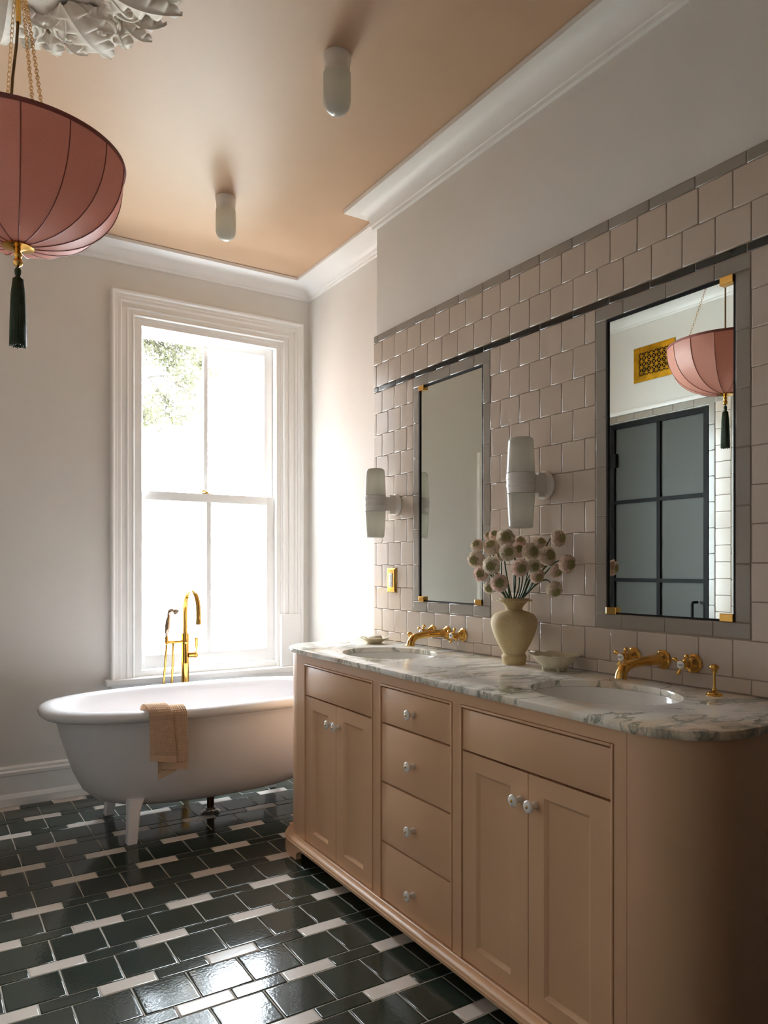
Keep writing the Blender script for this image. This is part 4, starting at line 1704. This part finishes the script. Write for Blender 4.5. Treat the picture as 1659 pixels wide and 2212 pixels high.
ts = [0, .06, .13, .22, .32, .42, .52, .61, .70, .78, .85, .90, .94, .97, .985, .993, .998]
for k in range(NR):
    a0 = OFF + 2 * PI * k / NR
    m = MB()
    rows_ = []
    nseg = 6
    for t_ in ts:
        row = []
        r = bowl_r(t_)
        z = ZR - (ZR - ZBt) * t_
        for j in range(nseg + 1):
            f = j / nseg
            a = a0 + 2 * PI / NR * f
            sag = 1 - 0.030 * math.sin(PI * f) * min(1, 0.25 + t_ * 1.4)
            row.append((r * sag * math.cos(a), r * sag * math.sin(a), z))
        rows_.append(row)
    m.rings(rows_, False, False, closed=False)
    m.build('shade_panel', 'lantern', lan, angle=180)
    m = MB()
    m.tube([((bowl_r(t_) + 0.0004) * math.cos(a0), (bowl_r(t_) + 0.0004) * math.sin(a0), ZR - (ZR - ZBt) * t_) for t_ in ts], 0.0017, 6)
    m.build('rib', 'rim_cloth', lan, angle=80)
m = MB()
m.rings([[((RL_ + dr) * math.cos(2 * PI * i / 90), (RL_ + dr) * math.sin(2 * PI * i / 90), ZR + dz) for i in range(90)] for dr, dz in ((-.002, -.006), (.002, -.007), (.003, 0), (.001, .006), (-.003, .005), (-.002, -.006))], False, False)
m.build('rim_band', 'rim_cloth', lan)
m = MB()
for k in range(3):
    a = OFF + 0.6 + k * PI / 3
    m.tube([(RL_ * math.cos(a), RL_ * math.sin(a), ZR - .004), (-RL_ * math.cos(a), -RL_ * math.sin(a), ZR - .004)], 0.002, 6)
m.tube([(0, 0, ZR - 0.11), (0, 0, ZR)], 0.018, 12)
m.lathe([(0, -.20), (0.022, -.19), (0.03, -.16), (0.026, -.13), (0.016, -.11), (0, -.11)], (0, 0, ZR), 16)
m.build('frame_wires', 'bronze', lan)
m = MB()
m.lathe([(0.0, 0.004), (0.040, 0.006), (0.043, 0.003), (0.043, 0.001), (0.030, -0.003), (0.012, -0.006), (0.007, -0.009), (0.0115, -0.016), (0.0120, -0.020), (0.008, -0.027), (0.011, -0.033), (0.0135, -0.040), (0.011, -0.048), (0.004, -0.053), (0, -0.054)], (0, 0, ZBt - 0.006), 28)
m.build('finial', 'brass', lan, angle=50)
m = MB()
m.tube([(0, 0, ZBt - 0.05), (0.001, 0, ZBt - 0.085), (0, 0, 2.083)], 0.0018, 6)
m.build('tassel_cord', 'tassel', lan)
m = MB()
m.lathe([(0.0, 2.098), (0.006, 2.096), (0.0095, 2.088), (0.0085, 2.078), (0.0065, 2.072), (0.010, 2.066), (0.0145, 2.055), (0.0, 2.054)], n=16)
n_f = 34
for k in range(n_f):
    for ring, r0, r1 in ((0, 0.0125, 0.0205), (1, 0.006, 0.012)):
        a = 2 * PI * (k + 0.5 * ring) / n_f
        j = rnd.uniform(-.003, .003)
        zb_ = 1.872 + rnd.uniform(-.003, .004)
        m.tube([(r0 * math.cos(a), r0 * math.sin(a), 2.064), (r1 * 0.86 * math.cos(a), r1 * 0.86 * math.sin(a), 2.02), (r1 * math.cos(a + j * 4), r1 * math.sin(a + j * 4), 1.94), ((r1 + .001) * math.cos(a + j * 8), (r1 + .001) * math.sin(a + j * 8), zb_)], 0.0019, 5)
m.build('tassel', 'tassel', lan, angle=180)
m = MB()
m.tube([(0, 0, ZC - 0.075), (0.001, 0, 2.80)], 0.0075, 14)
m.lathe([(0.0, -0.010), (0.035, -0.012), (0.04, -0.02), (0.022, -0.04), (0.012, -0.08), (0, -0.08)], (0, 0, ZC - 0.05), 20)
m.build('stem_rod', 'brass', lan)
m = MB()
cord_o = -Rv * 0.021
m.tube([(0, 0, 2.802), tuple(cord_o * 0.2 + Vector((0, 0, 2.74))), tuple(cord_o * 0.75 + Vector((0, 0, 2.64))), tuple(cord_o * 1.05 + Vector((0, 0, 2.54))), tuple(cord_o * 0.9 + Vector((0, 0, 2.46))), (0, 0, 2.415)], 0.0042, 10)
m.build('lamp_cord', 'cord', lan, angle=80)


def chain(p0, p1):
    """oval links, alternately turned"""
    p0, p1 = Vector(p0), Vector(p1)
    n = int((p1 - p0).length / 0.0125)
    d = (p1 - p0).normalized()
    u_ = d.orthogonal().normalized()
    w_ = d.cross(u_)
    m = MB()
    for k in range(n):
        c = p0 + (p1 - p0) * ((k + 0.5) / n)
        s_ = u_ if k % 2 else w_
        pts = []
        for i in range(13):
            a = 2 * PI * i / 12
            pts.append(c + d * (0.0085 * math.cos(a)) + s_ * (0.0052 * math.sin(a)))
        m.tube(pts, 0.0010, 4, cap=False)
    tag(m.build('chain', 'brass', lan, angle=180))


apex = Vector((0, 0, 2.985))
for off in (Rv * 0.1736 - Fv * 0.2286, Rv * 0.156 - Fv * 0.2405, Vector((-0.02, 0.279, 0))):
    chain((off.x, off.y, ZR), tuple(apex + Vector((off.x, off.y, 0)) * 0.06))

# ------------------------------------------------------------------ ceiling medallion
med = thing('ceiling_medallion', 'ornate white plaster ceiling rose with acanthus scrolls above the pink lantern', 'ceiling ornament', (LX, LY, ZC))
m = MB()
nA = 160
prof = [(0.0, -0.048), (0.05, -0.050), (0.07, -0.040), (0.085, -0.030), (0.12, -0.030), (0.14, -0.040), (0.16, -0.040), (0.175, -0.028), (0.21, -0.018), (0.27, -0.016), (0.30, -0.026), (0.32, -0.026), (0.335, -0.012), (0.345, -0.0005)]
rings = []
for r, z in prof[1:]:
    rings.append([(r * (1 + 0.03 * math.cos(8 * 2 * PI * i / nA) * (r > .2)) * math.cos(2 * PI * i / nA), r * (1 + 0.03 * math.cos(8 * 2 * PI * i / nA) * (r > .2)) * math.sin(2 * PI * i / nA), z) for i in range(nA)])
m.rings(rings, True, False)
m.build('rose_disc', 'plaster_orn', med, angle=40)


m = MB()
rings = []
for q, z in ((0.30, -0.010), (0.86, -0.016), (0.95, -0.013), (1.0, -0.0005)):
    ring = []
    for i in range(200):
        a = 2 * PI * i / 200 - 0.02
        R_ = 0.425 + 0.030 * math.cos(8 * a) + 0.012 * math.cos(24 * a + 1) + 0.006 * math.cos(56 * a)
        ring.append((q * R_ * math.cos(a), q * R_ * math.sin(a), z - 0.004 * math.sin(40 * a) * (0.3 < q < 1)))
    rings.append(ring)
m.rings(rings, True, False)
m.build('rose_plate', 'plaster_orn', med, angle=60)


def blade(m, x0, y0, ang, ln, wd, z0, arch, lobes, curl=0.0):
    """a lobed acanthus blade: a surface folded along its midrib, ragged at the edge"""
    nl, nt = 44, 14
    rows_ = []
    a = ang
    x, y = x0, y0
    for i in range(nl + 1):
        s_ = i / nl
        a = ang + curl * s_ * s_
        if i:
            x += ln / nl * math.cos(a)
            y += ln / nl * math.sin(a)
        lob = abs(math.sin(PI * lobes * s_ ** 0.9))
        w = wd * (math.sin(PI * min(1, 0.08 + 0.92 * s_ ** 0.75)) ** 0.8 + 0.04) * (0.55 + 0.45 * lob)
        row = []
        for j in range(nt + 1):
            t_ = j / nt * 2 - 1
            back = -0.35 * w * abs(t_) ** 1.5 * (-1)
            px = x + math.cos(a) * back - math.sin(a) * w * t_
            py = y + math.sin(a) * back + math.cos(a) * w * t_
            z = z0 - arch * math.sin(PI * min(1.0, 0.15 + 0.8 * s_)) * (1 - 0.45 * t_ * t_)
            z -= 0.006 * math.cos(2 * PI * lobes * s_ ** 0.9 + 2.2 * abs(t_)) * abs(t_)
            z -= 0.007 * math.exp(-(t_ / 0.12) ** 2)
            row.append((px, py, min(-0.002, z)))
        rows_.append(row)
    m.rings(rows_, False, False, closed=False)


def leaf_mesh():
    m = MB()
    blade(m, 0.22, 0, 0.0, 0.285, 0.075, -0.016, 0.046, 5)
    for s in (-1, 1):
        blade(m, 0.25, s * 0.02, s * 0.50, 0.20, 0.050, -0.012, 0.034, 4, s * 0.5)
        blade(m, 0.27, s * 0.04, s * 1.05, 0.13, 0.036, -0.012, 0.026, 3, s * 0.6)
    return m


def scroll_mesh():
    m = MB()
    for s in (-1, 1):
        for rr0, z0, rad0 in ((0.060, -0.016, 0.015), (0.052, -0.034, 0.0075), (0.068, -0.026, 0.006)):
            pts, rad = [], []
            for q in range(34):
                g = q / 33
                a = s * (-2.2 + 5.6 * g)
                r = rr0 * (1 - 0.82 * g)
                pts.append((0.345 + r * math.cos(a), s * 0.072 + r * math.sin(a), z0 - 0.016 * g))
                rad.append(rad0 * (1 - 0.55 * g))
            m.tube(pts, rad, 7)
        m.lathe([(0.0, -0.060), (0.010, -0.056), (0.013, -0.046), (0.010, -0.03), (0, -0.03)], (0.345, s * 0.072, 0), 10)
    # leaf tips fanning outward
    for k in (-1, 0, 1):
        blade(m, 0.37, k * 0.035, k * 0.55, 0.125, 0.036, -0.014, 0.030, 3, k * 0.3)
    return m


lf = leaf_mesh().build('acanthus_leaf', 'plaster_orn', med, angle=60)
sc_ = scroll_mesh().build('scroll', 'plaster_orn', med, angle=60)
for k in range(8):
    for o_, off in ((lf, 0.0), (sc_, 0.5)):
        c = o_ if k == 0 else o_.copy()
        if k:
            COL.objects.link(c)
            c.parent = med
        c.rotation_euler = (0, 0, (k + off) * PI / 4 + 0.02)
        c.scale = (0.95, 0.95, 1.0)

# ------------------------------------------------------------------ vent grille on the opposite wall
t = thing('vent_grille', 'square patterned brass vent grille high on the wall, seen in the right mirror', 'vent', (XL, 3.37, 2.693))
gw, gh = 0.34, 0.246
iw, ih = 0.252, 0.164
m = MB()
for b in ((0.0, 0.008, -gw / 2, -iw / 2, -gh / 2, gh / 2), (0.0, 0.008, iw / 2, gw / 2, -gh / 2, gh / 2), (0.0, 0.008, -iw / 2, iw / 2, -gh / 2, -ih / 2), (0.0, 0.008, -iw / 2, iw / 2, ih / 2, gh / 2)):
    m.box(*b)
m.build('grille_frame', 'brass_old', t)
B('backing', 'void', t, (0.0003, 0.0015, -iw / 2, iw / 2, -ih / 2, ih / 2))
m = MB()
nxg, nzg = 6, 4
cw, ch = iw / nxg, ih / nzg


def bar(m, y0, z0, y1, z1, w=0.0022):
    d = Vector((y1 - y0, z1 - z0)).normalized()
    n = Vector((-d.y, d.x)) * w
    q = [(y0 + n.x, z0 + n.y), (y1 + n.x, z1 + n.y), (y1 - n.x, z1 - n.y), (y0 - n.x, z0 - n.y)]
    m.rings([[(0.003, y, z) for y, z in q], [(0.0065, y, z) for y, z in q]])


for i in range(nxg):
    y = -iw / 2 + cw * (i + .5)
    bar(m, y, -ih / 2, y, ih / 2)
    for j in range(nzg):
        z = -ih / 2 + ch * (j + .5)
        bar(m, y - cw / 2, z - ch / 2, y + cw / 2, z + ch / 2)
        bar(m, y - cw / 2, z + ch / 2, y + cw / 2, z - ch / 2)
        m.lathe([(0.009, 0.003), (0.009, 0.0072), (0, 0.0072)], n=8, mat=Matrix.Translation((0, y, z)) @ Matrix.Rotation(PI / 2, 4, 'Y'))
for j in range(nzg):
    z = -ih / 2 + ch * (j + .5)
    bar(m, -iw / 2, z, iw / 2, z)
m.build('lattice', 'brass_old', t)

# ------------------------------------------------------------------ outside: a tree, the garden below and an unseen light blocker
tree = thing('garden_tree', 'young tree with pale spring leaves outside the upper left window pane', 'tree', (0.7, 8.2, -3.2))
rt = random.Random(21)
trunk, leaves = MB(), MB()
trunk.tube([(0, 0, 0), (0.05, 0, 3.0), (-0.02, 0.05, 5.5), (0.1, 0, 7.6), (0.2, 0.1, 9.5)], [0.17, 0.14, 0.11, 0.07, 0.02], 10)


def leaf_at(p):
    if p.x > 1.3 and (p.x > 2.25 or rt.random() < 0.45 or p.z < 5.95 + 0.35 * (p.x - 1.35)):
        return
    d = Vector((rt.uniform(-1, 1), rt.uniform(-1, 1), rt.uniform(-.6, .5))).normalized()
    s_ = d.orthogonal().normalized()
    s_ = (Matrix.Rotation(rt.uniform(0, 6.28), 3, d) @ s_)
    l_, w_ = rt.uniform(.035, .065), rt.uniform(.012, .022)
    leaves.add([p, p + d * l_ * .5 + s_ * w_, p + d * l_, p + d * l_ * .5 - s_ * w_], [(0, 1, 2, 3)])


def branch(p0, d, ln, r, depth):
    pts = [p0]
    dd = d.copy()
    n = 6
    for k in range(n):
        dd = (dd + Vector((rt.uniform(-.25, .25), rt.uniform(-.2, .2), rt.uniform(-.22, .16)))).normalized()
        pts.append(pts[-1] + dd * ln / n)
    trunk.tube([tuple(p) for p in pts], [r * (1 - .8 * k / n) for k in range(n + 1)], 5)
    for k in range(1, n + 1):
        if depth < 3:
            for _ in range(1 if depth else 2):
                if rt.random() < 0.85:
                    nd = (dd + Vector((rt.uniform(-.9, .9), rt.uniform(-.7, .7), rt.uniform(-.7, .5)))).normalized()
                    branch(pts[k], nd, ln * rt.uniform(.35, .55), r * .5, depth + 1)
        if depth >= 1:
            for _ in range(3 if depth > 1 else 1):
                leaf_at(pts[k] + Vector((rt.uniform(-.06, .06), rt.uniform(-.06, .06), rt.uniform(-.06, .06))))


for z, dx, ln in ((6.35, 1.0, 1.55), (6.55, 1.0, 1.9), (7.0, 1.0, 1.6), (7.35, 1.0, 1.6)):
    branch(Vector((0.05, 0, z)), Vector((dx, rt.uniform(-.3, .3), rt.uniform(-.05, .25))).normalized(), ln, 0.022, 0)
for _ in range(6):
    branch(Vector((0.05, 0, rt.uniform(5.5, 8.5))), Vector((rt.uniform(-1, 0.0), rt.uniform(-1, 1), .5)).normalized(), 1.5, 0.03, 1)
trunk.build('trunk_and_branches', 'bark', tree, angle=180)
tag(leaves.build('leaves', 'leaf', tree, smooth=False), kind='stuff')
m = MB()
m.box(-15, 5.0, 6.0, 40, -3.3, -3.2)
struct(m.build('garden_ground', 'dull_ground'))  # tone kept dull to hold down light bounced onto the ceiling
m = MB()
m.box(5.0, 40, 3.0, 40, -3.3, -3.15)
struct(m.build('bounce_slab', 'ground'))  # pale slab, unseen, added to bounce light onto the opposite wall
# the brick box out of view, added to cut window light on alcove and tiles
m = MB()
m.box(-9.0, -0.5, 6.2, 12.0, -3.2, 4.9)
struct(m.build('wall_light_blocker', 'blocker_brown'))
